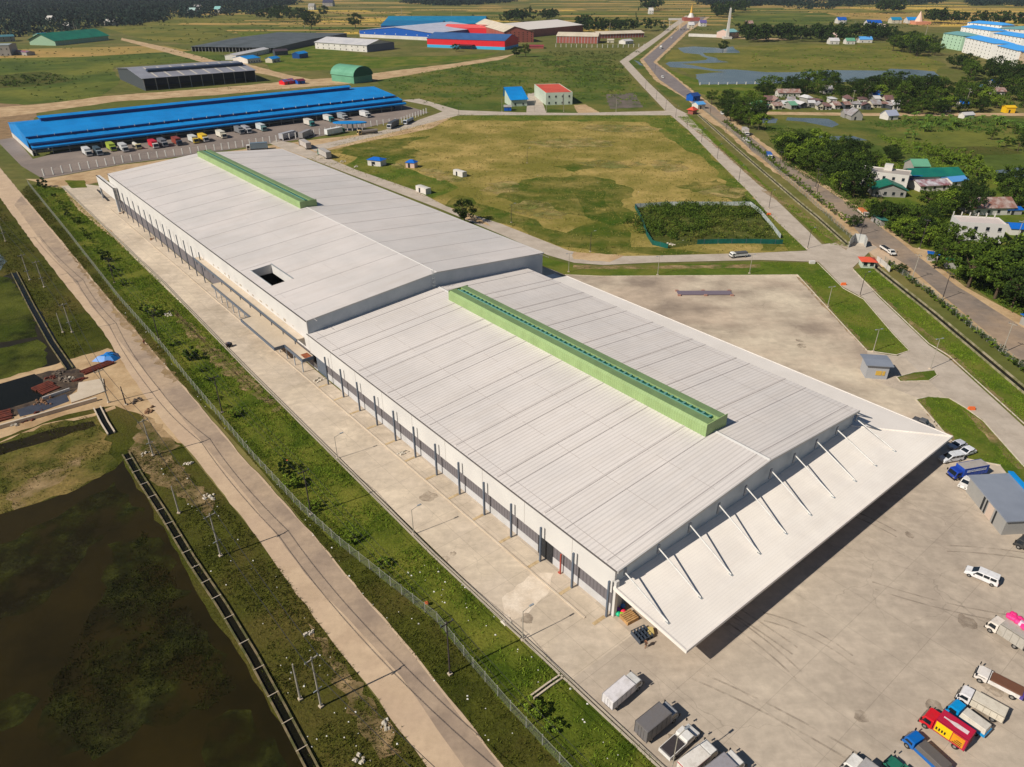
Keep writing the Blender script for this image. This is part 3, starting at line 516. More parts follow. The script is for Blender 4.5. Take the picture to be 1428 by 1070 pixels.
    st = MB(); st.profx([(-.1,he-.5),(-.1,he2-.05),(RV,hr2-.05),(W2,he2-.05),(W2,0),(W-.2,0),(W-.2,re-.5)], .02, .3); P('step_wall', st, m_gable)
    P('step_capping', MB().profx([(-.3,he2-.2),(-.3,he2+.1),(RV,hr2+.1),(W2+.3,he2+.1),(W2+.3,he2-.25),(RV,hr2-.2)], .36, .55), M('grey barge board', S(186,182,178)))
    P('fascia', MB().box(-L2,.3,-.34,-.05,5.0,he2-.3), m_white)
    P('gutter', MB().box(-L2,.3,-.55,-.35,he2-.24,he2-.05), paint('gutter grey',(96,92,92)))
    P('side_wall', MB().box(-L2,0,.1,.5,0,5.2), m_louv)
    P('back_wall', MB().profx([(0,0),(0,he2-.1),(RV,hr2-.1),(W2,he2-.1),(W2,0)], -L2-.1, -L2+.1), m_white)
    P('right_wall', MB().box(-L2,0,W2-.3,W2,0,he2-.1), m_gable); P('gutter', MB().box(-L2,.3,W2+.3,W2+.6,he2-.4,he2-.02), m_white)
    P('side_annex', MB().box(-L2-16,-L2+13,-2.2,-.7,5.2,10.2), m_white)
    PA('annex_pier', MB().box(-L2+12.2,-L2+13.0,-2.2,-1.2,0,10.2).box(-L2-15.6,-L2-15,-2.2,-1.6,0,5.2), m_gable)
    P('annex_roof_edge', MB().box(-L2-16.1,-L2+13.2,-2.3,-2.0,10.2,10.42), m_dark)
    # concrete decks on the left side of the rear hall
    dk = MB(); dk.box(-81,-2.6,-2.4,-.36,7.7,8.0); P('upper_deck', dk, m_conc)
    dk = MB(); dk.prism([(-64,-.36),(-64,-3.4),(-32.2,-3.4),(-32.2,-6.2),(-9.2,-6.2),(-9.2,-3.4),(1.6,-3.4),(1.6,-.36)], 3.9, 4.25); P('loading_deck', dk, m_conc)
    ed = MB(); ed.box(-81,-2.6,-2.55,-2.4,7.4,8.15)
    for (a, b) in (((-64,-3.4),(-32.2,-3.4)),((-32.2,-6.2),(-9.2,-6.2)),((-9.2,-3.4),(1.6,-3.4))): ed.box(a[0],b[0],a[1]-.16,a[1],3.5,4.4)
    ed.box(-32.36,-32.2,-6.36,-3.4,3.5,4.4); ed.box(-9.2,-9.04,-6.36,-3.56,3.5,4.4); ed.box(1.6,1.76,-3.56,-.36,3.5,4.4); PA('deck_edge', ed, m_post)
    for k in range(14): P('deck_post', MB().box(-62+k*4.8-.12,-62+k*4.8+.12,-3.3,-3.1,0,3.9), m_gable)
    for k in range(11): P('deck_bracket', MB().box(-79+k*7.5-.1,-79+k*7.5+.1,-2.5,-2.3,6.2,7.7), m_post)
    P('rust_sheet', MB().box(-1.2,1.5,-2.6,-.8,4.26,4.36), M('rusty sheet', S(150,86,54), S(120,66,44), scale=1.5))
    sg = MB(); rr = random.Random(4)
    for k in range(14): x = -68+k*4.5+rr.uniform(-1,1); sg.box(x, x+rr.uniform(.8,1.7), -.40, -.345, rr.uniform(8.2,9.0), rr.uniform(9.0,9.4))
    PA('wall_patch', sg, M('unpainted patch', S(196,184,166), S(150,136,118), scale=2))
    # ladder with cage on the step wall
    ld = MB()
    for y in (37.4, 38.0): ld.tube((.75,y,hr-.6),(.75,y,hr2+1.2),.05,k=4)
    for k in range(14): ld.tube((.75,37.4,hr-.4+k*.42),(.75,38.0,hr-.4+k*.42),.035,k=4)
    for k in range(4): 
        for a in range(6):
            a0, a1 = math.pi*a/6-.0, math.pi*(a+1)/6
            ld.tube((.75+.8*math.sin(a0),37.7-.5*math.cos(a0),hr+.9+k*1.1),(.75+.8*math.sin(a1),37.7-.5*math.cos(a1),hr+.9+k*1.1),.04,k=4)
    P('ladder', ld, m_steel)
    # ridge vents: green box with a sunken grille along the top
    for x0, x1, y0, y1, z0, z1 in ((10.0,95.2,36.4,42.8,12.3,15.2),(-189.0,-82.2,37.0,43.4,16.2,19.0)):
        v = P('ridge_vent', MB().profx([(y0,z0),(y0,z1-.45),(y0+.5,z1),(y0+2.55,z1),(y0+2.55,z1-.5),(y1-2.35,z1-.5),(y1-2.35,z1),(y1-.5,z1),(y1,z1-.35),(y1,z0)], x0, x1), m_green)
        tm = MB(); tm.box(x0+.3,x1-.3,y0+.55,y0+2.5,z1,z1+.06); tm.box(x0+.3,x1-.3,y1-2.3,y1-.5,z1,z1+.06); PA('vent_top', tm, m_greent, v)
        P('vent_grille', MB().box(x0+.9,x1-1.4,y0+2.6,y1-2.4,z1-.49,z1-.3), m_greend, v)
        rl = MB(); k = x0+1.5
        while k < x1-2: rl.box(k,k+.5,y0+2.62,y1-2.42,z1-.28,z1-.12); k += 1.6
        rl.box(x0+.9,x1-1.4,y0+2.45,y0+2.62,z1,z1+.22); P('grille_bar', rl, paint('teal bars',(96,150,140)), v)
        PA('vent_end', MB().box(x1,x1+.12,y0,y1,z0-.3,z1+.12).box(x0-.12,x0,y0,y1,z0,z1+.1), m_green, v)
    return T
warehouse()
# ================================================================= other buildings
def frame_from(A, B):       # base front edge seen in the photo -> origin, rotation, length (x along the front, y away from the camera side)
    a, b = G(*A), G(*B); d = b-a; return a, math.atan2(d.y, d.x), d.length
def depth_of(a, rz, C, h):  # how far behind the front edge the point C (seen at height h) lies
    p = G(C[0], C[1], h); return (p.x-a.x)*(-math.sin(rz)) + (p.y-a.y)*math.cos(rz)
def shed(name, label, cat, A, B, C, hw, hr, roof, wall, ridge='x', over=.4, bays=0, doors=0, win=0, wm=None, open_front=False, strips=0, group=None, off=0.5, dep=None, band=None, parapet=False, panel=None, shadow_door=None):
    a, rz, L = frame_from(A, B); D = dep or max(3.0, depth_of(a, rz, C, hw)); T = thing(name, label, cat, a, rz, group)
    o = over; rc = D*off
    if parapet: put('roof', MB().box(.2,L-.2,.2,D-.2,hw-.5,hw-.35), roof, T)
    elif ridge == 'x':
        put('roof', MB().profx([(-o,hw-.1),(rc,hr),(D+o,hw-.1),(D+o,hw-.3),(rc,hr-.2),(-o,hw-.3)], -o, L+o), roof, T)
        gb = MB(); gb.profx([(.02,hw-.2),(rc,hr-.25),(D-.02,hw-.2)], .02, .2).profx([(.02,hw-.2),(rc,hr-.25),(D-.02,hw-.2)], L-.2, L-.02); put('gable', gb, wall, T)
    elif ridge == 'y':
        xc = L*off
        put('roof', MB().prof([(-o,hw-.1),(-o,hw-.3),(xc,hr-.2),(L+o,hw-.3),(L+o,hw-.1),(xc,hr)], -o, D+o), roof, T)
        gb = MB(); gb.prof([(.02,hw-.2),(L-.02,hw-.2),(xc,hr-.25)], .02, .2).prof([(.02,hw-.2),(L-.02,hw-.2),(xc,hr-.25)], D-.2, D-.02); put('gable', gb, wall, T)
    elif ridge == 'hip':
        i = min(L, D)*.42; m = MB(); q = [(-o,-o,hw-.1),(L+o,-o,hw-.1),(L+o,D+o,hw-.1),(-o,D+o,hw-.1)]; r = [(i,D/2,hr),(L-i,D/2,hr)] if L >= D else [(L/2,i,hr),(L/2,D-i,hr)]
        if L >= D: m.poly(q[0],q[1],r[1],r[0]); m.poly(q[1],q[2],r[1]); m.poly(q[2],q[3],r[0],r[1]); m.poly(q[3],q[0],r[0])
        else: m.poly(q[0],q[1],r[0]); m.poly(q[1],q[2],r[1],r[0]); m.poly(q[2],q[3],r[1]); m.poly(q[3],q[0],r[0],r[1])
        m.poly(q[3],q[2],q[1],q[0]); put('roof', m, roof, T)
    elif ridge == 'mono': put('roof', MB().profx([(-o,hr-.2),(-o,hr),(D+o,hw),(D+o,hw-.2)], -o, L+o), roof, T)
    elif ridge == 'arch':
        n = 10; pr = [(D*.5-D*.53*math.cos(math.pi*k/n), hw+(hr-hw)*math.sin(math.pi*k/n)) for k in range(n+1)]
        put('roof', MB().profx([(p[0],p[1]) for p in pr], -o, L+o), roof, T)
    elif ridge == 'archy':
        n = 10; pr = [(L*.5-L*.53*math.cos(math.pi*k/n), hw+(hr-hw)*math.sin(math.pi*k/n)) for k in range(n+1)]
        put('roof', MB().prof([(p[0],p[1]) for p in pr][::-1], -o, D+o), roof, T)
    hw_ = hw-.25
    w_ = MB()
    if open_front: w_.box(0,L,D-.3,D,0,hw_).box(0,.3,.3,D-.3,0,hw_).box(L-.3,L,.3,D-.3,0,hw_).box(.3,L-.3,D*.35,D*.35+.2,0,hw_)
    else: w_.box(0,L,0,D,0,hw_+(.25 if parapet else 0))
    if parapet:
        w_ = MB().box(0,L,0,.2,0,hw).box(0,L,D-.2,D,0,hw).box(0,.2,.2,D-.2,0,hw).box(L-.2,L,.2,D-.2,0,hw)
    put('wall', w_, wall, T)
    if band: put('lower_wall', MB().box(-.05,L+.05,-.05,D+.05,0,band[1]), band[0], T)
    if bays:
        for k in range(bays+1):
            x = .3+(L-.6)*k/bays; put('column', MB().box(x-.25,x+.25,-.12,.3,0,hw_), m_gable if not open_front else M('pale column', S(150,148,144)), T)
    if strips:
        for k in range(strips):
            x = L*(.12+.8*k/max(1,strips-1)); zf = lambda y: hw-.1+(hr-hw+.1)*(y+o)/(rc+o)
            put('rooflight', MB().poly((x,1.5,zf(1.5)+.05),(x+1.6,1.5,zf(1.5)+.05),(x+1.6,rc-1.5,zf(rc-1.5)+.05),(x,rc-1.5,zf(rc-1.5)+.05)), M('rooflight strip', S(190,182,170)), T)
    wmt = wm or m_glass
    floors = 2 if hw > 5.6 else 1
    if hw > 12: floors = 5
    for k in range(win):
        x = L*(k+.5)/win
        for fl in range(floors):
            z = .9+fl*(hw/floors); wn = put('window', MB().box(x-.6,x+.6,-.09,.0,z,z+min(1.4,hw/floors*.5)), wmt, T)
            if L < 40 and win < 9: put('sill', MB().box(x-.7,x+.7,-.2,.0,z-.14,z), wall, wn)
    for k in range(doors):
        x = L*(k+.75)/max(1,doors) if doors > 1 else L*.38
        put('door', MB().box(x-.6,x+.6,-.07,.0,.0,min(2.3,hw_-.3)), panel or m_dark, T)
    return T
R_ = lambda n, c, c2=None, **k: M(n, S(*c), S(*c2) if c2 else None, scale=k.pop('scale', .08), rough=k.pop('rough', .5), fvar=k.pop('fvar', .05), fine=k.pop('fine', .5), **k)
r_blue = R_('sky blue roofing', (16,138,212), (12,126,198), coords='obj', streak=.04); r_blued = R_('deep blue trim', (8,66,128)); r_grey = R_('dark grey roofing', (146,146,154), (134,134,142))
w_dk = R_('dark grey concrete wall', (70,74,80)); w_white = R_('off white wall', (214,208,200), (200,194,186)); w_cream = R_('cream wall', (200,190,168))  # w_dk is a plain dark grey wall colour
r_teal = R_('teal roofing', (22,128,168), (16,118,158)); r_lav = R_('pale lilac roofing', (196,196,210), (182,184,200)); w_blue = R_('strong blue cladding', (16,84,172))
r_navy = R_('slate blue roofing', (58,98,150), (52,90,140)); w_red = R_('bright red cladding', (214,34,44)); w_cyan = R_('cyan lower wall', (64,170,214))
r_cream = R_('cream roofing', (216,202,180), (202,188,164)); w_brick = R_('brick wall', (166,92,78), (150,84,72), fvar=.12); r_pale = R_('pale metal roofing', (206,202,200), (190,188,190))
r_gr = R_('green roofing', (22,122,96), (18,104,84)); r_mint = R_('mint green sheeting', (104,160,130), (92,148,120)); w_mint = R_('pale mint wall', (150,178,150))
r_rust = R_('rusty roofing', (138,98,86), (168,150,142), scale=.4, fvar=.2, fine=1.5); r_zinc = R_('weathered zinc roofing', (160,158,160), (140,128,124), scale=.3, fvar=.15, fine=1.5)
r_slate = R_('grey blue roof sheet', (136,142,154), (128,134,146)); w_grey = R_('plain grey wall', (160,156,150), (150,146,140))
r_orange = R_('orange red roofing', (214,88,62), (196,78,56)); w_pgr = R_('pale green grey wall', (190,200,184), (178,188,172)); w_pink = R_('pinkish wall', (206,178,166))
# ---- the long blue truck depot (parallel to the warehouse's short side)
def depot():
    o = Vector((-266.9, 413.6, 0)); a = Vector((BX.x, BX.y, 0)); L, D = 243.0, 70.0
    T = thing('truck_depot', 'very long bright blue depot with stepped roof and trucks backed in along its open side', 'depot', o, math.atan2(BX.y, BX.x))
    put('lower_roof', MB().profx([(-1.2,3.7),(-1.2,4.6),(1.8,5.4),(1.8,5.1)], 0, L), r_blue, T)
    put('lower_dark_gap', MB().box(.3,L-2,1.3,1.79,4.9,6.4), r_blued, T)  # deep blue strip painting the dark gap between lower and middle roof
    put('middle_roof', MB().profx([(.6,6.2),(.6,7.0),(7.8,8.3),(7.8,8.0)], -.3, L-2), r_blue, T)
    put('dark_roof_gap', MB().box(.5,L-6,7.2,7.6,7.9,9.1), r_blued, T)  # deep blue strip painting the dark recess under the upper roof
    put('upper_roof', MB().profx([(6.6,9.0),(6.6,9.5),(38,12.6),(D,8.6),(D,8.3),(38,12.2)], -.6, L-4), r_blue, T)
    put('gutter', MB().box(-.6,L-4,6.3,6.59,8.75,9.3), r_blued, T)
    put('ridge_monitor', MB().profx([(35.5,11.9),(35.5,14.0),(35.0,14.1),(38,14.9),(41,14.1),(40.5,14.0),(40.5,11.9)], 13, L-26), r_blued, T)
    put('monitor_roof', MB().profx([(34.6,14.2),(38,15.1),(41.4,14.2),(41.4,14.3),(38,15.25),(34.6,14.35)], 12, L-25), r_blue, T)
    put('gable', MB().profx([(8.2,3.0),(8.2,8.2),(38,12.2),(D-.3,8.2),(D-.3,3.0)], -.35, -.05), r_blue, T)
    put('gable', MB().profx([(8.2,0),(8.2,8.2),(38,12.2),(D-.3,8.2),(D-.3,0)], L-4.8, L-4.4), r_blued, T)
    put('base_wall', MB().box(-.45,-.1,0,D-.3,0,2.6), w_white, T); put('back_wall', MB().box(0,L-5,D-.6,D-.3,0,8.2), r_blue, T)
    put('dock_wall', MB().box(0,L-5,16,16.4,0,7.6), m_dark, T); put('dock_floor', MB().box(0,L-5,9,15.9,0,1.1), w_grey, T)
    for k in range(29): put('column', MB().box(k*8.5+1,k*8.5+1.3,-.2,.1,0,4.5), w_grey, T)
    bk = MB()
    for k in range(27): bk.box(k*8.6+5,k*8.6+5.2,5.7,6.2,8.9,9.9)
    putall('bracket', bk, w_white, T)
depot()
shed('grey_shed', 'big dark grey open-sided shed with pale skylight strips behind the blue depot', 'shed', (203,127), (358,114), (163,95), 10, 14, r_grey, w_dk, bays=10, open_front=True, strips=8, over=1.2)
put('ridge_monitor', MB().profx([(0,12.6),(0,14.2),(3,14.9),(6,14.2),(6,12.6)], 10, 95), R_('dark monitor', (50,62,84)), bpy.data.objects['grey_shed'], loc=(0, 22, 0))
shed('hangar', 'small pale green arched hangar right behind the far end of the blue depot', 'hangar', (463,113), (494,117), (513,104), 6, 14, r_mint, r_mint, ridge='arch', dep=22); put('end_wall', MB().profx([(-.3+11.3-11.7*math.cos(math.pi*k/10), 6+8*math.sin(math.pi*k/10)) for k in range(11)], 0, .3), R_('dark green end', (26,90,66)), bpy.data.objects['hangar'], loc=(frame_from((463,113),(494,117))[2]+.5, 0, 0))
shed('ruined_roof_shed', 'low unfinished shed frame under a dark worn roof in the far left field', 'shed', (268,72), (383,74), (300,44), 6, 7.5, R_('dark worn roof', (96,100,102), (78,82,80), fvar=.25), w_dk, bays=24, open_front=True, over=1)
shed('office_building', 'small white office with blue roof at the end of the grey shed', 'office', (346,89), (364,87), (330,79), 5, 7, r_blue, w_white, win=5, dep=26)
shed('workshop', 'long white-roofed workshop behind the small blue office', 'workshop', (330,84), (376,74), (330,76), 5, 6.5, r_pale, w_white, win=4, dep=14)
shed('blue_hut', 'blue-roofed hut in the green plot behind the grey shed', 'hut', (380,88), (391,86), (380,80), 4, 6, r_blue, w_cream, win=2, doors=1, dep=9)
shed('blue_hut', 'bright blue hut standing alone on the green plot far behind the depot', 'hut', (418,82), (430,80), (420,76), 5, 7, r_blue, r_blued, doors=1, dep=10)
shed('brown_shack', 'dark brown shack between the two small blue huts', 'shack', (384,78), (402,77), (386,70), 5, 7, R_('dark brown roof', (70,60,66)), w_dk, dep=10, win=2)
shed('hut', 'red and blue hut on the dirt track behind the depot', 'hut', (397,119), (412,117), (400,112), 3, 4.5, R_('blue red sheet', (40,110,170), (150,50,60), scale=.3), w_red, dep=8, doors=1)
shed('hut', 'dark maroon hut beside the blue and red one', 'hut', (416,118), (426,117), (416,112), 3, 4.2, R_('maroon roof', (110,40,60)), w_blue, dep=7, doors=1)
shed('green_hall', 'large green-roofed hall with cream pillars in front of the far forest', 'hall', (78,64), (152,56), (84,44), 6, 15, r_gr, w_mint, ridge='x', bays=12, dep=45, over=2)
shed('green_roof_house', 'green-roofed house beside the large green hall', 'house', (60,56), (72,55), (62,45), 6, 9, r_teal, w_mint, dep=20, win=2)
shed('grey_building', 'grey concrete building cut by the left edge of the picture far away', 'building', (-30,79), (16,78), (0,58), 12, 13, R_('pale roof', (150,160,160)), w_grey, ridge='x', dep=26, win=6)
shed('teal_roof_building', 'low teal-roofed building at the far left edge', 'building', (-20,60), (22,58), (0,51), 7, 9, R_('greyed teal roof', (70,120,130)), w_grey, dep=20, win=4)
shed('blue_shelter', 'small blue and red shelter by the far left edge', 'shelter', (18,76), (38,78), (20,65), 4, 5, R_('blue tarpaulin', (50,110,160), (170,90,70), scale=.2), w_grey, dep=10, doors=1)
shed('white_factory', 'white factory shed with a row of dark windows left of the blue factories', 'factory', (440,68), (512,73), (455,48), 8, 13, r_pale, w_white, win=9, dep=52, over=1, off=.45)
put('end_wall', MB().box(0,.4,0,52,0,8.2), R_('slate end wall', (104,110,122)), bpy.data.objects['white_factory'], loc=(frame_from((440,68),(512,73))[2]+.1,0,0))
shed('teal_factory', 'teal-roofed factory hall behind the blue and white one', 'factory', (535,44), (675,44), (560,22), 12, 20, r_teal, w_blue, dep=130, over=1)
shed('teal_factory', 'smaller teal factory hall on the left of the bigger teal hall', 'factory', (532,46), (615,46), (545,26), 11, 16, R_('duller teal roofing', (20,112,160), (16,104,150)), w_blue, dep=90, over=1)
shed('blue_white_factory', 'factory hall with strong blue front, white base and pale lilac roof', 'factory', (502,52), (605,57), (615,30), 10, 16, r_lav, w_blue, ridge='y', dep=150, band=(w_white, 4.5), over=.8, win=7, wm=w_white)
shed('red_factory', 'bright red factory hall with slate blue roof and cyan base', 'factory', (596,66), (704,70), (606,47), 11, 17, r_navy, w_red, dep=48, band=(w_cyan, 3.5), over=.6, off=.5)
put('porch', MB().box(0,24,-10,0,4.2,5.2).box(.5,1,-9.5,-9,0,4.2).box(23,23.5,-9.5,-9,0,4.2), R_('dark red porch', (92,24,38)), bpy.data.objects['red_factory'], loc=(46,0,0))
shed('pink_factory', 'low factory with salmon red roof directly behind the bright red hall', 'factory', (620,50), (705,52), (630,40), 12, 16, R_('salmon roof', (224,92,88)), w_red, dep=26)
shed('white_roof_factory', 'white-roofed red-walled factory hall behind the red one', 'factory', (648,49), (722,54), (735,27), 11, 17, R_('cream white roofing', (226,216,206)), w_brick, ridge='y', dep=170, over=.8, win=6)
shed('brick_factory', 'brick factory hall with cream roof and gable facing the camera', 'factory', (703,60), (744,59), (790,28), 14, 21, r_cream, w_brick, ridge='y', dep=190, over=.8, win=7, off=.35)
shed('brick_store', 'long brick store with cream roof beside the straight road', 'store', (776,60), (833,61), (780,46), 9, 13, r_cream, w_brick, dep=34, bays=13, over=.8)
shed('open_store', 'very long low cream-roofed store beside the brick one', 'store', (835,54), (898,52), (838,42), 6, 9, r_cream, w_brick, dep=26, bays=16, over=.8)
shed('red_canopy', 'low dark red canopy in front of the brick factory', 'canopy', (731,68), (758,68), (731,62), 3, 4, R_('dull red sheet', (150,56,64)), w_brick, dep=16)
shed('white_tent', 'small white-roofed tent near the bend of the straight road', 'tent', (872,62), (883,61), (872,56), 4, 6, r_pale, w_white, dep=12, doors=1)
shed('cream_kiosk', 'small cream kiosk in front of the open store', 'kiosk', (847,60), (856,60), (847,55), 4, 5, w_cream, w_cream, dep=6, doors=1)
# mid-distance
T = shed('white_block', 'two-storey white building with a bright orange red flat roof across the field road', 'building', (761,147), (798,146), (762,117), 9, 9, r_orange, w_pgr, parapet=True, win=4)
put('roof_sheet', MB().box(1.2,19.5,.6,24,8.8,9.15), r_orange, T); put('downpipe', MB().box(13,13.3,-.3,-.05,0,8), w_grey, T)
T = shed('blue_roof_building', 'small white building with a curved sky blue roof left of the orange-roofed one', 'building', (713,149), (735,148), (716,122), 5, 11.5, r_blue, w_pgr, ridge='x', off=.96, dep=20, over=1, win=2)
shed('water_tank_shed', 'low blue tank and grey shed at the left of the curved blue roof', 'shed', (703,155), (713,155), (703,148), 3, 4, w_grey, w_blue, dep=5)
shed('kiosk', 'white kiosk with blue roof, nearer the trailers on the dry field', 'kiosk', (513,231), (531,233), (528,217), 3.2, 4.3, R_('bright blue roof', (20,100,190)), w_white, ridge='hip', dep=5.5, doors=1, win=1, over=.5)
shed('kiosk', 'smaller pink and white kiosk with pointed blue roof', 'kiosk', (566,234), (578,235), (576,223), 2.8, 4.0, R_('bright blue roof', (20,100,190)), w_pink, ridge='hip', dep=4, doors=1, over=.4)
shed('container', 'white box container on the dry field, beside a sandy patch', 'container', (632,244), (645,248), (650,238), 2.7, 2.75, w_white, w_white, dep=2.8, over=.02, doors=1)
shed('container', 'white box container beside the concrete road behind the warehouse', 'container', (580,267), (594,272), (600,262), 2.8, 2.85, w_white, w_white, dep=3, over=.02, doors=1)
# right side: guard houses and small office
T = shed('gatehouse', 'grey gatehouse with flat blue grey roof on the yard edge', 'gatehouse', (1206,528), (1236,530), (1246,500), 4.3, 4.4, r_slate, R_('grey render', (162,163,166)), dep=4.8, over=.7)
put('window', MB().box(2.2,3.6,-.1,0,1.2,2.4).box(3.8,4.4,-.1,0,1.2,2.4), R_('amber window', (196,160,70)), T)
T = shed('guard_booth', 'small guard booth with orange red roof at the gate by the canal', 'booth', (1201,374), (1219,375), (1222,362), 2.6, 3.5, r_orange, w_pgr, dep=4, ridge='hip', over=.7, win=2)
shed('guard_booth', 'far guard booth with red roof at the second gate up the road', 'booth', (959,159), (966,160), (968,151), 3, 5, r_orange, w_brick, dep=5, ridge='hip', over=1)
def office():
    a = AB(125.5, 106.5); T = thing('site_office', 'grey single-storey office with large blue grey sloping roof at the right edge', 'office', G(1372,715), 0)
    p = [G(1350,668,3.6), G(1410,664,4.2), G(1500,760,4.2), G(1408,741,3.6)]; p = [Vector((q.x, q.y, 0)) for q in (G(1353,663,3.4), G(1411,661,4.2))]
    o = T.location; mb = MB()
    c = [G(1350,664,3.5), G(1412,661,3.5), G(1485,738,3.5), G(1404,729,3.5)]
    c[2] = c[3] + (c[1]-c[0]); L = [q-o for q in c]
    mb.prism([(q.x,q.y) for q in L][::-1], 3.5, 3.75); put('roof', mb, r_slate, T)
    cx = sum((q for q in L), Vector())/4; wl = [cx+(q-cx)*.93 for q in L]
    put('wall', MB().prism([(q.x,q.y) for q in wl][::-1], 0, 3.5), R_('office grey wall', (152,150,146)), T)
    d = (wl[3]-wl[0]).normalized(); n = Vector((-d.y, d.x, 0)); n = n if (n.dot(wl[0]-cx) > 0) else -n
    Ln = (wl[3]-wl[0]).length
    for f0, f1, m_, nm in ((.42,.46,m_dark,'window'),(.5,.53,m_dark,'window'),(.56,.7,R_('pale door', (196,176,160)),'door'),(.74,.77,m_dark,'window')):
        q0 = wl[0]+d*Ln*f0; q1 = wl[0]+d*Ln*f1
        put(nm, MB().prism([(q0.x,q0.y),(q1.x,q1.y),((q1+n*.08).x,(q1+n*.08).y),((q0+n*.08).x,(q0+n*.08).y)], .2, 3.1), m_, T)
    q0, q1 = L[1], L[2]; put('blue_trim', MB().prism([(q0.x,q0.y),(q1.x,q1.y),(q1.x-.9,q1.y+.2),(q0.x-.9,q0.y+.2)], 3.8, 4.1), r_blue, T)
office()
# village houses and flats
w_bright = R_('bright white plaster', (240,236,230))
def flats(label, A, B, dep, wall, roof, n, bl):
    T = shed('apartment_block', label, 'apartment block', A, B, (0,0), 17, 20, roof, wall, ridge='hip', dep=dep, win=n, over=.8); return T
flats('pale green five-storey apartment block with greyish roof, furthest left of the flats', (1311,66), (1338,71), 24, R_('pale green plaster', (176,208,178)), R_('greyed teal roofing', (110,160,160)), 5, 0)
flats('white five-storey apartment block with sky blue roof beside the pale green one', (1341,73), (1379,83.5), 22, w_bright, R_('light blue roofing', (70,160,232)), 8, 0)
flats('white five-storey apartment block nearest the trees', (1384,87), (1412,95.5), 22, w_bright, R_('light blue roofing', (70,160,232)), 7, 0)
flats('peach five-storey apartment block at the right edge', (1416,97), (1460,110), 30, R_('peach plaster', (206,178,150)), R_('blue roofing', (40,120,200)), 9, 0)
flats('distant apartment block with grey roof behind the other flats', (1385,58), (1450,62), 50, w_white, R_('greyed teal roofing', (110,160,160)), 9, 0)
for k, (a_, b_) in enumerate((((1336,55),(1376,62)),((1380,66),(1420,74)),((1345,48),(1392,53)),((1422,78),(1462,88)))): flats('white apartment block with sky blue roof in the rows behind, '+('first from the left','middle of the second row','left of the third row','cut by the right edge')[k], a_, b_, 22, w_bright, R_('light blue roofing', (70,160,232)), 8, 0)
T = shed('white_villa', 'large white two-storey house with roof terrace right of the highway', 'house', (1196,260), (1262,268), (1205,232), 7.6, 7.6, R_('terrace', (170,160,150)), w_white, parapet=True, dep=11, win=5)
put('stair_tower', MB().box(9,12.5,6.5,10,7.3,10), w_white, T)
shed('grey_house', 'grey gabled house with green roof in front of the white villa', 'house', (1216,274), (1262,276), (1230,262), 3.4, 6.2, r_gr, w_grey, ridge='y', dep=9, win=4, over=.8)
shed('long_house', 'long green-roofed house to the right of the white villa', 'house', (1272,258), (1340,256), (1280,236), 4, 6.5, R_('pine green roofing', (16,100,92), (30,116,96)), w_pgr, dep=12, win=5, over=.7)
shed('pale_green_roof_house', 'low house with pale green roof behind the long green-roofed one', 'house', (1272,243), (1294,243), (1272,232), 4, 6.5, r_mint, w_grey, dep=10, win=2)
shed('blue_porch', 'bright blue sheet porch joining the villa and the long house', 'porch', (1268,260), (1281,260), (1268,244), 3, 5.2, R_('bright blue roof', (20,100,190)), w_blue, ridge='mono', dep=8)
shed('patched_house', 'house with patched maroon and white roof below the long green roof', 'house', (1282,268), (1322,266), (1285,252), 3, 4.6, R_('patched roof', (140,92,96), (190,186,190), scale=.25, fvar=.15), w_white, dep=9, win=3, over=.6)
shed('blue_roof_house', 'low house with pale blue roof at the right end of the green row', 'house', (1326,262), (1348,260), (1330,252), 3, 4.4, R_('pale blue sheet', (90,150,210)), w_white, dep=7, win=2)
shed('rusty_roof_house', 'white house with rusty maroon and zinc roof left of the far right trees', 'house', (1356,301), (1412,300), (1358,284), 3.4, 6.4, r_rust, w_white, dep=10, win=4, over=.7)
shed('blue_lean_to', 'low blue lean-to beside the rusty-roofed house', 'shed', (1403,300), (1424,300), (1405,294), 2.4, 3, R_('bright blue roof', (20,100,190)), w_grey, dep=5, doors=1)
T = shed('terrace_house', 'white two-storey house with flat parapet roof and posts at the right edge', 'house', (1330,336), (1396,340), (1332,306), 7.4, 7.4, R_('pale terrace', (206,192,184)), R_('white grey plaster', (206,202,198)), parapet=True, dep=9, win=4)
for k in range(6): put('roof_post', MB().box(k*2.9+.1,k*2.9+.4,8.6,8.9,7.4,8.9), w_white, T)
shed('blue_house', 'small blue-roofed hut at the right edge above the terrace house', 'hut', (1408,328), (1450,330), (1408,316), 2.8, 4, R_('bright blue roof', (20,100,190)), w_white, dep=7, doors=1)
shed('blue_stall', 'blue tarpaulin stall on the highway shoulder at the right edge', 'stall', (1421,452), (1450,466), (1424,434), 2.6, 3.2, R_('bright blue roof', (20,100,190)), w_grey, dep=5, doors=1, ridge='mono')
shed('blue_stall', 'blue awning stall half hidden by the roadside tree', 'stall', (1292,364), (1306,366), (1296,354), 2.4, 3, R_('bright blue roof', (20,100,190)), w_grey, dep=4, ridge='mono')
shed('green_stall', 'green awning stall on the highway shoulder', 'stall', (1318,374), (1338,376), (1322,362), 2.4, 3, R_('green awning', (30,120,80)), w_grey, dep=4, ridge='mono')
shed('roadside_shop', 'teal and white roadside shop at the foot of the large trees', 'shop', (1214,308), (1227,316), (1220,304), 2.4, 2.9, R_('teal awning', (70,130,120)), w_grey, dep=3, ridge='mono', doors=1)
shed('small_house', 'brown-roofed small house behind the trees left of the villa', 'house', (1181,240), (1194,240), (1183,226), 3, 5, r_rust, w_grey, dep=7, win=1, doors=1)
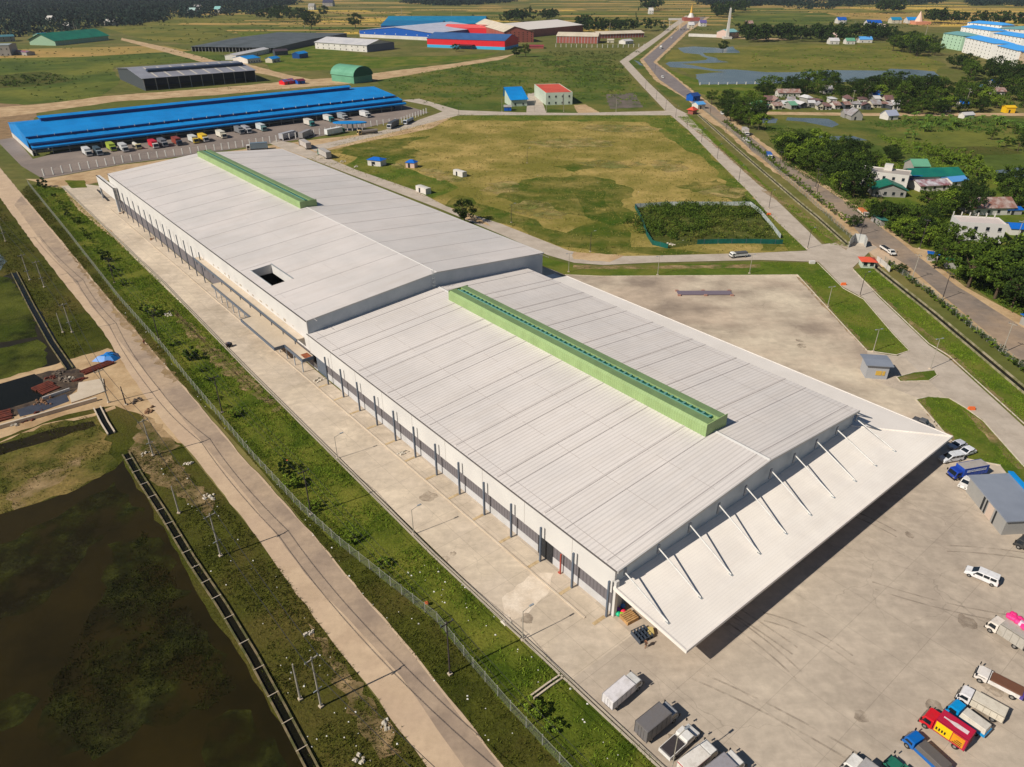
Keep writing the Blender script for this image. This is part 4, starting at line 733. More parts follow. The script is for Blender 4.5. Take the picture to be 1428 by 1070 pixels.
shed('yellow_stall', 'bright yellow stall on the village road', 'stall', (1402,158), (1415,158), (1403,150), 4, 5, R_('yellow sheet', (226,180,30)), R_('yellow sheet', (226,180,30)), dep=6, doors=1)
shed('blue_hall', 'white hut with blue roof on the depot-road gate', 'hut', (973,153), (983,152), (975,145), 3.5, 5, R_('light blue roof', (90,160,220)), w_white, dep=7, doors=1)
shed('navy_shed', 'navy blue roadside shed at the upper gate', 'shed', (966,142), (976,141), (968,133), 4, 6, R_('navy sheet', (40,70,130)), w_blue, dep=8, doors=1)
shed('river_hut', 'grey thatched hut on stilts in the wet field, left one of the pair', 'hut', (1177,165), (1186,165), (1178,158), 3, 5.5, r_zinc, w_grey, dep=7, doors=1)
shed('river_hut', 'grey hut with patched roof in the wet field, larger of the pair', 'hut', (1186,168), (1202,168), (1188,156), 3, 7, r_zinc, w_grey, dep=10, doors=1, ridge='y')
shed('white_hut', 'white and blue-grey hut standing in the wet field alone', 'hut', (1238,168), (1252,167), (1240,157), 3, 6, R_('pale blue grey roof', (160,166,186)), w_white, dep=8, doors=1)
shed('white_hut', 'white hut low in the marsh at the right of the village road', 'hut', (1344,166), (1358,165), (1344,160), 2.5, 4, r_pale, w_white, dep=5, doors=1)
shed('pool_house', 'pale house at the foot of the tall white tower', 'house', (1016,54), (1030,53), (1020,46), 8, 12, R_('pale aqua roof', (130,180,180)), w_pink, dep=24, win=3)
shed('white_wall_house', 'long low white wall running to the tall tower', 'wall', (960,51), (1012,53), (960,49), 4, 4.1, w_white, w_white, dep=2, over=.05)
def row(n, px0, px1, y0, y1, mats, name, label, cat, group, wmin, wmax, dep, h, rs):
    for k in range(n):
        t = (k+rs.uniform(.1,.6))/n; x = px0+(px1-px0)*t; y = rs.uniform(y0, y1); w_ = rs.uniform(wmin, wmax)*.8
        shed(name, label, cat, (x, y), (x+w_, y+rs.uniform(-.5,.5)), (0,0), h*rs.uniform(.8,1.2), h*rs.uniform(1.35,1.8), rs.choice(mats), rs.choice([w_grey, w_white, w_cream, w_dk]), ridge=rs.choice(['x','x','y','hip']), dep=dep*rs.uniform(.8,1.3), win=2, doors=1, group=group, over=.7)
rs = random.Random(21)
row(17, 1048, 1262, 150, 153.5, [r_rust, r_rust, r_zinc, r_pale, R_('faded red sheet', (128,92,88), (100,84,80), scale=.4), R_('pale green sheet', (110,160,130)), R_('light blue roof', (90,160,220))], 'village_house', 'tin-roofed house in the crowded row along the village road', 'house', 'houses in the row along the village road', 9, 17, 9, 3.0, rs)
row(10, 1055, 1250, 143, 147, [r_rust, r_zinc, R_('faded red sheet', (128,92,88), (100,84,80), scale=.4), r_pale], 'village_house', 'tin-roofed house in the second row behind the village road', 'house', 'houses behind the row along the village road', 8, 15, 9, 3.0, rs)
for lab, x, y, w_, m_ in (('small white house with blue roof among the trees beyond the village',1295,122,14,R_('bright blue roof', (20,100,190))),('pale blue house under the trees behind the village, right part',1355,130,16,R_('light blue roof', (90,160,220))),('low blue-roofed house among the dark trees at the far right of the village',1384,122,9,R_('bright blue roof', (20,100,190))),('pinkish roofed house at the right end of the village',1387,134,14,r_rust),('tiny white house peeping out of the village trees',1216,122,6,r_pale),('dome-roofed brown hut behind the left end of the village',1085,136,30,r_rust),('grey hut behind the village trees left of the middle',1148,131,12,r_zinc),('blue-roofed hut in the middle of the village trees',1217,139,11,R_('bright blue roof', (20,100,190))),('white house at the roadside in the right part of the village',1312,156,14,r_zinc),('round blue-roofed stall by the village road',1339,152,10,R_('bright blue roof', (20,100,190))),('grey house at the foot of the dark village trees',1245,153,10,r_pale),('large grey-green roofed hut at the left end of the village road',1048,154,13,R_('green sheet', (60,120,84)))):
    shed('village_house', lab, 'house', (x, y), (x+w_, y), (0,0), 3.6, 6, m_, w_white, dep=9, win=2, doors=1, over=.7)
for lab, x, y, w_, r0, w0 in (('small white house with strong blue roof on the far plain, left one',1168,33,12,w_blue,w_white),('larger white house with blue roof on the far plain, right one',1209,37,20,w_blue,w_white),('teal-roofed far house behind the blue-roofed ones',1243,33,14,r_teal,w_cream),('low far blue hall beside the small pagoda',1265,33,16,r_blue,w_white),('tiny pink house at the end of the row of trees',1160,55,8,w_pink,w_pink),('pale house with grey gable beside the pink one',1157,62,13,r_pale,w_white),('small mint-roofed house at the edge of the far marsh',1180,62,12,r_mint,w_white),('white house with blue white roof at the edge of the far marsh',1198,60,18,R_('light blue roof', (110,170,230)),w_white),('far pale tower-like house in the fields',1230,43,7,w_pink,w_pink),('far house with purple grey roof by the end of the highway',976,37,9,R_('violet roof', (100,90,140)),w_white),('far white house by the end of the highway',960,40,8,r_pale,w_cream),('far brown house beyond the highway end',1040,38,10,r_rust,w_brick),('grey far house at the edge of the left forest',270,16,9,r_zinc,w_white),('pale far house in front of the left forest',430,14,8,w_grey,w_white),('dark far house right of the left forest',450,9,14,R_('dark slate roof',(70,70,90)),w_grey),('white roof inside the left forest',65,31,7,w_white,w_white),('pale roof low inside the left forest',88,41,8,w_white,w_white),('small white roof at the edge of the left forest',146,36,12,w_white,w_white),('long pale roof at the lower edge of the left forest',262,20,10,R_('pale green white roof',(170,196,190)),w_white),('pale aqua roof at the lower edge of the left forest',299,18,8,R_('pale aqua roof 2',(140,190,186)),w_white),('far white farm house beyond the lagoons',905,20,6,w_white,w_white)):
    s_ = G(x, y).y/900.0; shed('far_house', lab, 'house', (x, y), (x+w_, y), (0,0), 4*max(1,s_*.9), 7*max(1,s_*.9), r0, w0, dep=10*max(1,s_), win=2)
# ================================================================= vehicles (local x forward, wheels on z = 0)
c_w=(222,218,212); c_b=(16,96,180); c_r=(206,28,40); c_g=(120,120,122); c_dk=(66,62,62)
def wheels(T, xs, w_, r=.42):
    for x in xs:
        for s in (1, -1):
            y = s*(w_/2-.12)
            wh = put('wheel', MB().tube((x,y-.13,r),(x,y+.13,r),r,k=12), m_tyre, T)
            put('rim', MB().tube((x,y+s*.135,r),(x,y+s*.15,r),r*.5,k=10), m_rim, wh)
def vehicle(kind, label, rear, front, cab, box=None, Lg=None, w_=2.0, h=2.3, group=None, boxcol=None, name=None, cat='truck', lo=False, load=None, extra=None, long=False, roofcol=None, axis=None):
    r, f = (G(*rear), G(*front)) if axis is None else axis; d = f-r; rz = math.atan2(d.y, d.x); L = Lg or max(4.2, min(15, d.length)); c = (r+f)/2
    T = thing(name or {'van':'van','car':'car','pickup':'pickup'}.get(kind, 'truck'), label, cat, (c.x, c.y, .13), rz, group)
    pc = paint('cab %d %d %d' % cab, cab, .3); pb = paint('box %d %d %d' % (box or cab), box or cab, .5); x1 = L/2; x0 = -L/2; hw = w_/2
    def P(n, mb, mat, **k): return put(n, mb, mat, T, **k)
    if kind in ('car', 'van'):
        hb = 1.45 if kind == 'car' else 1.8
        if kind == 'car': pr = [(x0,.35),(x0,.95),(x0+.5,1.0),(x0+1.1,hb),(x1-1.9,hb),(x1-1.15,.98),(x1-.1,.8),(x1,.35)]
        else: pr = [(x0,.35),(x0+.03,1.1),(x0+.25,hb),(x1-1.9,hb),(x1-1.0,1.15),(x1-.1,.95),(x1,.35)]
        P('body', MB().prof(pr[::-1], -hw, hw), pc, bevel=.1)
        gw = MB()
        a0, a1 = (x0+1.0, x1-1.75) if kind == 'car' else (x0+.35, x1-1.7)
        n_ = 2 if kind == 'car' else 3
        for s in (1, -1):
            for k in range(n_):
                u0 = a0+(a1-a0)*k/n_+.06; u1 = a0+(a1-a0)*(k+1)/n_-.06; y = s*(hw+.012)
                q = [(u0,y,1.0 if kind=='car' else 1.15),(u1+(.35 if k==n_-1 else 0),y,1.0 if kind=='car' else 1.15),(u1,y,hb-.1),(u0,y,hb-.1)]; P('side_window', MB().poly(*(q if s < 0 else q[::-1])), m_glass)
        b = pr[4] if kind == 'car' else pr[3]; e = pr[5] if kind == 'car' else pr[4]
        P('windscreen', MB().poly((e[0]+.02,-hw+.15,e[1]+.04),(e[0]+.02,hw-.15,e[1]+.04),(b[0]+.06,hw-.2,b[1]-.02),(b[0]+.06,-hw+.2,b[1]-.02)), m_glass)
        P('rear_window', MB().box(x0-.01 if kind=='van' else x0+.6,x0+.1 if kind=='van' else x0+.9,-hw+.2,hw-.2,1.1,hb-.2), m_glass)
        P('roof', MB().box(b[0]-(1.6 if kind=='car' else 3),b[0]-.1,-hw+.15,hw-.15,hb+.001,hb+.02), paint('car roof %d %d %d' % (roofcol or cab), roofcol or cab, .3))
        for s in (1,-1): P('headlight', MB().box(x1-.08,x1+.02,s*(hw-.35)-.15,s*(hw-.35)+.15,.6,.8), m_rim)
        for s in (1,-1): P('tail_light', MB().box(x0-.02,x0+.05,s*(hw-.2)-.1,s*(hw-.2)+.1,.7,1.0), paint('tail red',(150,20,20)))
        for s in (1,-1): P('mirror', MB().box(x1-1.5,x1-1.35,s*(hw+.12)-.1,s*(hw+.12)+.1,1.0,1.15), m_black)
        wheels(T, (x0+.85, x1-.85), w_, .34)
    else:
        cl = 1.65 if not long else 2.2; ch = min(2.15, h) if not long else 2.9; x2 = x1-cl
        if kind == 'pickup':
            cl = 2.9; x2 = x1-cl; ch = 1.75
            P('cab', MB().prof([(x2,.5),(x1,.5),(x1,.9),(x1-.9,1.05),(x1-1.45,ch),(x2+.1,ch),(x2,1.0)], -hw, hw), pc, bevel=.07)
            wx, wb = (x1-.92,1.07), (x1-1.44,ch-.04)
        else:
            P('cab', MB().prof([(x2,.5),(x1,.5),(x1+.02,1.15),(x1-.32,ch-.15),(x1-.5,ch),(x2,ch)], -hw, hw), pc, bevel=.08)
            wx, wb = (x1-.02,1.2), (x1-.34,ch-.2)
        P('windscreen', MB().poly((wx[0]+.03,-hw+.12,wx[1]),(wx[0]+.03,hw-.12,wx[1]),(wb[0]+.04,hw-.18,wb[1]),(wb[0]+.04,-hw+.18,wb[1])), m_glass)
        sd = MB()
        for s in (1, -1):
            q = [(x2+.25,s*(hw+.012),1.15),(wx[0]-.25,s*(hw+.012),1.15),(wb[0]-.2,s*(hw+.012),ch-.25),(x2+.3,s*(hw+.012),ch-.25)]; P('side_window', MB().poly(*(q if s < 0 else q[::-1])), m_glass)
        if not lo:
            for s in (1,-1):
                P('mirror', MB().box(x1-.25,x1-.1,s*(hw+.28)-.09,s*(hw+.28)+.09,1.3,1.75).tube((x1-.2,s*(hw),1.6),(x1-.2,s*(hw+.25),1.6),.03,k=4), m_black)
                P('headlight', MB().box(x1-.02,x1+.05,s*(hw-.3)-.18,s*(hw-.3)+.18,.65,.85), m_rim)
            P('bumper', MB().box(x1-.05,x1+.12,-hw,hw,.38,.6), m_black)
        P('chassis', MB().box(x0+.1,x2+.1,-hw+.35,hw-.35,.5,.72), m_black)
        bx1 = x2-.1
        if kind == 'box':
            P('cargo_box', MB().box(x0,bx1,-hw-.08,hw+.08,.75,h), pb, bevel=.03)
            rr_ = paint('box roof %d %d %d' % (roofcol or box or cab), roofcol or box or cab, .5); P('box_roof', MB().box(x0+.1,bx1-.1,-hw+.02,hw-.02,h+.002,h+.03), rr_)
            tr = MB()
            for s in (1,-1): tr.box(x0,bx1,s*(hw+.09)-.03,s*(hw+.09)+.03,h-.1,h+.03); tr.box(x0-.03,x0+.05,s*(hw+.06)-.04,s*(hw+.06)+.04,.75,h)
            n_ = int((bx1-x0)/.8)
            if not lo:
                for k in range(1, n_):
                    for s in (1,-1): tr.box(x0+k*(bx1-x0)/n_-.02,x0+k*(bx1-x0)/n_+.02,s*(hw+.09)-.02,s*(hw+.09)+.02,.8,h-.1)
                tr.box(x0-.03,x0,-.02,.02,.8,h-.05); tr.box(x0-.03,x0,-.5,-.46,.8,h-.3); tr.box(x0-.03,x0,.46,.5,.8,h-.3)
            P('box_trim', tr, paint('trim %d %d %d' % tuple(int(v*.72) for v in (box or cab)), tuple(int(v*.72) for v in (box or cab)), .5))
        elif kind in ('flat', 'tarp', 'pickup'):
            bh = 1.35 if kind != 'tarp' else 1.2; lo_ = .72
            bd = MB(); bd.box(x0,bx1,-hw,hw,lo_,lo_+.1); bd.box(x0,bx1,-hw,-hw+.08,lo_+.1,bh); bd.box(x0,bx1,hw-.08,hw,lo_+.1,bh); bd.box(x0,x0+.08,-hw+.08,hw-.08,lo_+.1,bh); bd.box(bx1-.08,bx1,-hw+.08,hw-.08,lo_+.1,bh)
            P('bed', bd, paint('bed %d %d %d' % (boxcol or cab), boxcol or cab, .5))
            if kind == 'pickup' or kind == 'tarp':
                hh_ = 1.42 if kind == 'pickup' else h
                P('bed_cover', MB().box(x0+.1,bx1-.02,-hw+.04,hw-.04,bh-.05,hh_, top=(x0+.2,bx1-.12,-hw+.2,hw-.2)), pb, bevel=.05)
            else:
                P('load', MB().box(x0+.15,bx1-.15,-hw+.12,hw-.12,lo_+.12,h), pb, bevel=.05)
        if kind == 'tank':
            P('tank', MB().tube((x0+.2,0,1.75),(bx1,0,1.75),1.0,k=14), pb, smooth=False)
        if load:
            for k in range(6):
                b = MB(); x = x0+.6+k*(bx1-x0-1.2)/5; s = (-1)**k
                bmx = bmesh.new(); bmesh.ops.create_icosphere(bmx, subdivisions=2, radius=.62); me = bpy.data.meshes.new('bundle'); 
                for v in bmx.verts: v.co *= 1+.18*math.sin(v.co.x*9+k)*math.cos(v.co.y*8); v.co.z *= .7
                bmx.to_mesh(me); bmx.free(); o = put('bundle', me, paint('load %d %d %d' % load, load, .5), T, loc=(x, .4*s, h+.3))
        ax = [x1-.85, x0+1.1] + ([x0+2.2] if long else [])
        wheels(T, ax, w_, .42 if not long else .5)
    if extra: extra(T, x0, x1, hw, h, P)
    return T
def marks_red(T, x0, x1, hw, h, P):
    bx = x1-1.75
    # pale bottle silhouette along the roof, yellow printed panels along the side
    a, b = x0+.5, bx-.5; pr = [(0,.34),(.5,.36),(.62,.26),(.78,.13),(.97,.12),(1,.15),(1,-.15),(.97,-.12),(.78,-.13),(.62,-.26),(.5,-.36),(0,-.34)]
    P('bottle_mark', MB().poly(*[(a+(b-a)*u, v+.05, h+.045) for u, v in pr[::-1]]), paint('pale print',(226,206,206)))
    for s in (1,-1):
        P('side_print', MB().box(x0+1.9,bx-.15,s*(hw+.115)-.015,s*(hw+.115)+.015,1.0,h-.25), paint('yellow print',(236,200,20)))
        P('side_print', MB().box(x0+.3,x0+1.8,s*(hw+.115)-.015,s*(hw+.115)+.015,1.05,h-.35), paint('orange print',(226,150,30)))
        mk = MB()
        for k in range(4): mk.box(bx-.5-k*.36,bx-.3-k*.36,s*(hw+.14)-.01,s*(hw+.14)+.01,1.35,1.85)
        for k in range(3): mk.box(x0+.5,x0+1.6-k*.2,s*(hw+.14)-.01,s*(hw+.14)+.01,1.15+k*.3,1.27+k*.3)
        P('side_lettering', mk, paint('dark print',(40,40,30)))
def marks_blue(T, x0, x1, hw, h, P):
    for s in (1,-1):
        mk = MB(); r_ = random.Random(2)
        for row_, z in enumerate((h-.55, h-.9)):
            x = x0+.6
            while x < x1-2.6: l = r_.uniform(.12,.22); mk.box(x,x+l,s*(hw+.115)-.012,s*(hw+.115)+.012,z,z+(.2 if row_ else .12)); x += l+.1
        P('side_lettering', mk, paint('white print',(230,232,236)))
lot = 'trucks parked at the near edge of the yard'
vehicle('box', 'small truck with white box body, leftmost in the near row, standing alone', (846,990), (888,954), (206,204,200), (220,214,214), w_=1.9, h=2.35)
vehicle('box', 'truck with tall dark grey box, second from the left in the near row', (892,1034), (937,997), (150,152,156), (112,108,108), w_=2.1, h=3.0)
vehicle('pickup', 'white pickup with black bed cover, between the dark grey box truck and the red-trimmed one', (925,1060), (967,1022), c_w, (62,56,56), w_=1.95)
vehicle('box', 'small white box truck with a red line round its roof edge', (950,1085), (992,1050), c_w, (222,214,204), w_=1.9, h=2.2, extra=lambda T,x0,x1,hw,h,P: P('red_trim', MB().box(x0-.06,x0-.02,-hw,hw,h-.12,h).box(x0,x1-1.8,-hw-.13,-hw-.1,h-.12,h), paint('red trim',(190,40,40))))
vehicle('box', 'lilac grey box truck with white cab, right end of the near left row', (982,1102), (1028,1066), c_w, (150,146,150), w_=2.1, h=2.6)
vehicle('box', 'white cab truck with plain grey box at the bottom edge, facing left', (1232,1112), (1176,1068), c_w, (168,164,162), w_=2.1, h=2.7)
vehicle('flat', 'small green and white truck with dark bed beside the blue tarpaulin pickup', (1276,1100), (1236,1066), (40,110,90), (50,46,44), w_=1.8, h=1.1, roofcol=c_w)
vehicle('tarp', 'blue pickup truck with dark grey tarpaulin over its bed', (1318,1084), (1262,1032), (14,98,178), (98,92,88), w_=2.0, h=1.85, boxcol=(14,98,178))
vehicle('box', 'red truck with a pale bottle printed on its roof and yellow printed sides', (1346,1047), (1284,1004), c_r, (186,24,60), w_=2.1, h=3.0, extra=marks_red)
vehicle('tarp', 'light blue pickup with cream canvas cover behind the red printed truck', (1374,1030), (1320,990), (10,140,206), (206,198,186), w_=1.9, h=2.0, boxcol=(10,140,206))
vehicle('box', 'white small truck with cream roof and open rear rack', (1397,1008), (1333,972), (224,220,220), (214,204,186), w_=1.9, h=2.0)
vehicle('flat', 'long white open truck with brown load bed, facing left', (1424,976), (1358,942), (224,216,208), (112,74,54), w_=2.1, h=1.5, boxcol=(226,220,214), extra=lambda T,x0,x1,hw,h,P: P('tail_stripe', MB().box(x0-.05,x0+.35,-hw-.02,hw+.02,.8,1.37), paint('violet', (86,70,150))))
vehicle('box', 'white cab truck with tall grey box body at the right edge', (1428,908), (1376,874), (222,212,200), (176,170,160), w_=2.1, h=2.8)
def bundle(p, h, c, label, r=.62):
    bmx = bmesh.new(); bmesh.ops.create_icosphere(bmx, subdivisions=3, radius=r); me = bpy.data.meshes.new('bundle')
    for v in bmx.verts: v.co *= 1+.16*math.sin(v.co.x*9+p[0])*math.cos(v.co.y*8); v.co.z *= .7
    bmx.to_mesh(me); bmx.free(); q = G(p[0], p[1], h); return tag(put('bundle', me, paint('bundle %d %d %d' % c, c, .6), loc=(q.x, q.y, h+r*.6), smooth=True), label, 'bundle', 'bundles on the grey box truck roof')
for k, p in enumerate(((1408,862),(1413,865),(1418,869),(1423,872),(1428,877),(1412,860),(1421,866))): bundle(p, 2.83, (236,52,130) if k != 3 else (226,190,206), 'bright pink bundle on the roof of the grey box truck at the right edge' if k != 3 else 'pale pink bundle among the bright ones on the truck roof')
vehicle('van', 'white estate car standing alone in the middle right of the yard', (1391,818), (1344,798), (226,224,224), w_=1.8, cat='car', name='car')
vehicle('box', 'blue delivery truck with white lettering and grey roof beside the site office', (1368,660), (1324,668), (28,62,160), (30,72,170), w_=2.1, h=2.7, roofcol=(168,160,154), extra=marks_blue)
vehicle('car', 'white car half behind the site office roof', (1351,672), (1340,684), (224,220,214), w_=1.75, cat='car')
vehicle('van', 'white van partly in the canopy shade, next to the blue delivery truck', (1341,640), (1308,646), (214,216,220), w_=1.8, cat='van', Lg=5.0)
vehicle('car', 'silver car right at the canopy corner', (1343,622), (1324,628), (190,192,200), w_=1.75, cat='car')
vehicle('car', 'white car tucked behind the van by the lawn kerb', (1352,632), (1340,636), (222,222,226), w_=1.75, cat='car')
vehicle('pickup', 'dark grey pickup parked along the side canopy near the lawn', (1272,590), (1298,600), (96,96,98), (84,82,84), w_=1.8)
vehicle('flat', 'white truck with dark grey load on the concrete road across the field', (1041,358), (1018,360), (224,222,216), (86,86,88), w_=2.1, h=1.9, boxcol=(200,200,196))
# highway traffic
vehicle('pickup', 'white and black pickup on the highway opposite the guard booth', (1229,347), (1246,358), c_w, (40,40,44), w_=1.9)
vehicle('box', 'big box truck with grey box on the highway', (1033,184), (1045,193), c_w, (186,178,172), w_=2.6, h=4.0, lo=True, Lg=9)
vehicle('van', 'white van following the big grey box truck on the highway', (1037,196), (1046,203), c_w, w_=1.9, cat='van')
vehicle('box', 'blue and white minibus truck on the highway', (1066,214), (1078,228), c_w, (50,100,180), w_=2.2, h=2.8, lo=True, Lg=7.5)
vehicle('van', 'white van on the highway near the upper gate', (1003,156), (1011,164), c_w, w_=2, cat='van', Lg=6)
vehicle('van', 'white van on the far highway bend', (920,106), (928,112), c_w, w_=2, cat='van', Lg=7)
vehicle('box', 'white box truck far up the highway beyond the bend', (924,66), (919,70), c_w, c_w, w_=2.4, h=3.2, lo=True, Lg=9)
vehicle('van', 'tiny white car far up the highway', (938,52), (935,55), c_w, w_=2, cat='van', Lg=7)
vehicle('box', 'blue truck standing at the upper gate', (968,146), (975,150), (50,90,160), (50,90,160), w_=2.4, h=3, lo=True, Lg=7)
vehicle('flat', 'orange-loaded truck by the trees on the highway shoulder', (1198,296), (1208,304), (200,190,180), (206,120,70), w_=2.1, h=2.0, boxcol=(214,200,180))
vehicle('van', 'white minibus on the highway shoulder under the trees', (1092,210), (1098,217), c_w, w_=2, cat='van')
# trucks backed into the blue depot, facing the camera
dl = [(126,219,(200,200,196),(206,206,206),'box','white-cab truck with white box, leftmost at the blue depot'),
(141,218,(150,160,170),(60,80,90),'flat','grey truck beside the leftmost one at the blue depot'),
(160,212,(150,170,60),(160,176,60),'box','lime green truck at the blue depot'),
(177,213,(206,206,206),(196,196,196),'box','white truck between the lime green one and the cream one at the depot'),
(195,209,(222,206,150),(200,196,186),'tank','cream-cab truck with rounded grey body at the depot'),
(219,208,(224,220,214),(200,30,50),'box','truck with white cab and bright red box at the depot'),
(232,206,(150,150,156),(110,112,118),'box','grey truck right beside the red box one at the depot'),
(252,204,(60,70,90),(140,60,46),'box','truck with rusty red box and dark cab at the depot'),
(275,201,(220,190,60),(206,206,200),'box','truck with yellow cab and white box at the depot'),
(289,199,(214,210,206),(226,186,40),'box','truck with white cab and yellow box at the depot'),
(314,194,(224,214,190),(216,210,196),'box','cream-topped truck in the middle of the depot'),
(339,188,(150,150,150),(120,122,126),'flat','grey open truck in the middle of the depot'),
(349,187,(206,206,208),(160,160,166),'flat','white-cab open truck right of the grey one at the depot'),
(370,184,(120,160,156),(200,206,206),'box','small teal-cab truck at the depot, right of the middle'),
(437,177,(60,150,146),(206,200,190),'box','cream box truck with teal cab at the depot'),
(464,171,(40,140,140),(206,206,200),'box','truck with white box and bright teal cab at the depot'),
(483,168,(206,206,206),(150,156,160),'box','small white truck near the right end of the depot'),
(515,165,(214,214,210),(206,206,206),'box','white truck at the right end of the depot')]
for x, y, cb, bx_, kd, lab in dl:
    f = G(x, y); d = Vector((math.sin(PHI-1.5708+1.5708)*0+math.cos(-PHI), math.sin(-PHI), 0)); r = f - d*11.0
    vehicle(kd, lab, None, None, cb, bx_, w_=3.0, h=3.9, lo=True, long=True, axis=(r, f), boxcol=bx_, Lg=11.0)
tl = [(402,193,14,(170,170,174),'grey trailer nearest the depot gate, left one'),(428,190,13,(180,178,176),'pale trailer beside the grey one near the depot gate')]
for (a, b, cb, bx_, kd, lab) in [((392,196),(414,190),(150,150,150),(172,172,176),'box','grey trailer truck in front of the depot, left of the pair'),((417,196),(437,187),(160,160,160),(150,146,146),'box','grey box truck in front of the depot, right of the pair'),
 ((455,190),(480,185),(70,160,120),(222,222,220),'box','white box truck with a green stripe parked by the blue canopy'),((527,186),(499,189),(220,190,130),(140,130,120),'tank','grey tank trailer with cream cab by the depot wall'),
 ((560,172),(536,184),(206,206,206),(70,74,80),'box','dark trailer with white front by the depot wall'),((578,168),(562,176),(210,214,222),(150,160,170),'tank','small tank trailer at the far end of the depot wall'),
 ((438,213),(414,199),(150,150,150),(182,174,168),'box','pale box trailer behind the white warehouse roof'),((466,226),(440,212),(60,160,130),(176,170,164),'box','pale box trailer with green cab, nearer one behind the warehouse'),
 ((374,208),(344,210),(224,220,214),(110,130,146),'box','blue grey trailer with white cab half hidden by the warehouse roof')]:
    vehicle(kd, lab, a, b, cb, bx_, w_=2.8, h=3.8, lo=True, long=True)
vehicle('flat', 'truck with bright green load cut by the right edge, below the site office', (1446,776), (1420,762), (60,60,60), (30,130,60), w_=2.1, h=2.2, boxcol=(40,120,60))
T = thing('canopy', 'blue oval canopy on white posts between the depot and the parked trailers', 'canopy', G(489,182))
put('roof', MB().prism([(11*math.cos(k*math.pi/8), 4.2*math.sin(k*math.pi/8)) for k in range(16)], 4.6, 5.2), r_blue, T)
for k in range(6): put('column', MB().box(-8+k*3.2-.2,-8+k*3.2+.2,-2.2,-1.8,0,4.6), w_white, T)
# ================================================================= poles, lamps, fences
m_pole = M('weathered concrete pole', S(172,164,150), S(150,142,130), scale=1.5, fvar=.1, coords='obj'); m_dpole = paint('dark pole',(58,50,50),.7)
def pole(label, base, h, dark=False, arm='cross', rz=0.0, group=None, r=.17, name='utility_pole', cat='pole', lean=0.0):
    T = thing(name, label, cat, (base[0], base[1], .1), rz, group); mt = m_dpole if dark else m_pole
    put('shaft', MB().tube((0,0,0),(lean,0,h),r,r*.6,k=8), mt, T); put('footing', MB().box(-.3,.3,-.3,.3,0,.25), m_conc, T)
    if arm == 'cross':
        put('crossarm', MB().box(-.07,.07,-1.1,1.1,h-.5,h-.36), mt, T)
        for k in (-1,0,1): put('insulator', MB().tube((0,k*.95,h-.36),(0,k*.95,h-.1),.07,k=6), m_post, T)
    elif arm == 'lamp':
        put('arm', MB().tube((0,0,h-.1),(1.5,0,h+.35),.06,k=5), mt, T); put('lamp_head', MB().box(1.2,2.0,-.14,.14,h+.28,h+.42), m_steel, T)
    elif arm == 'lamp2':
        put('arm', MB().tube((-.9,0,h+.1),(.9,0,h+.1),.06,k=5), mt, T)
        for s in (1,-1): put('lamp_head', MB().box(s*.9-.3,s*.9+.3,-.14,.14,h+.02,h+.16), m_steel, T)
    return T
rd_ang = -PHI
lp = [((448,986),10.2,'two crossarms, nearest the bottom'),((308,776),9.6,'above a white rubble heap'),((214,636),9.2,'beside a rock, past the dirt yard'),((152,562),9,'on the dirt yard by the rusty stacks'),((101,464),9,'left of the road above the blue tarpaulin'),((62,401),9,'further up the left verge'),((42,391),9,'second last up the left verge'),((8,337),9,'at the left edge of the picture')]
lpts = []
for (p, h, txt) in lp:
    g_ = G(*p); T = pole('concrete power pole left of the near road, '+txt, g_, h, rz=rd_ang+.15); lpts.append((g_, h))
    put('lower_crossarm', MB().box(-.06,.06,-.7,.7,h*.35,h*.35+.1), m_steel, T)
pole('white plain concrete post beside the nearest crossarm pole', G(419,976), 7.4, arm=None, rz=rd_ang)
for p, h, t in (((250,716),6.4,'between the road and the ditch, leaning'),((88,464),6,'pale one beside the power pole above the blue tarpaulin'),((176,565),5,'dark one in the dirt yard')): pole('bare post, '+t, G(*p), h, arm=None, dark='dark' in t)
def wire(pts, label, sag=.5, r=.05, n=8, offs=0):
    mb = MB()
    for (a, ha), (b, hb) in zip(pts[:-1], pts[1:]):
        d = (b-a).normalized(); nr = Vector((-d.y, d.x, 0))*offs; prev = None
        for k in range(n+1):
            t = k/n; q = a.lerp(b, t)+nr; q.z = ha+(hb-ha)*t-4*sag*t*(1-t)
            if prev is not None: mb.tube(prev, q, r, k=3)
            prev = q
    tag(put('power_cable', mb, paint('cable',(40,40,42),.6)), label, 'cable')
ext = (G(700,1240), 10.2)
main = [ext] + [l for l in lpts if True][:4] + [lpts[4], lpts[5], lpts[7]]
wire([(p, h-.1) for p, h in main], 'power cable on the left poles, road side', offs=.95); wire([(p, h-.1) for p, h in main], 'power cable on the left poles, ditch side', offs=-.95, sag=.6)
rp = [((627.6,941),11),((434,718),10.5),((310,576),9.8),((222,474),9),((160,395),8.6)]
rts = []
for i, (p, h) in enumerate(rp):
    g_ = G(*p); pole('dark power pole along the wire fence, '+('nearest the bottom','second from the bottom','third from the bottom','fourth from the bottom','furthest up')[i], g_, h, dark=True, rz=rd_ang, r=.15); rts.append((g_, h))
ext2 = (G(840,1180), 11)
for o_, nm in ((1.0,'apron side'),(-1.0,'road side'),(0,'middle')): wire([(p, h-.1) for p, h in [ext2]+rts], 'power cable along the wire fence, '+nm, offs=o_, sag=.7, r=.035)
# apron lamps (white posts at the drain)
ap = [((471,640),5.5),((577,746),5.8),((729,893),6.2),((936,1078),7.5)]
for i, (p, h) in enumerate(ap): pole('thin white lamp post at the apron drain, '+('furthest','second furthest','second nearest','nearest, in front of the pickup')[i], G(*p), h, arm='lamp', rz=rd_ang+1.5, r=.09, name='lamp_post', cat='lamp post')
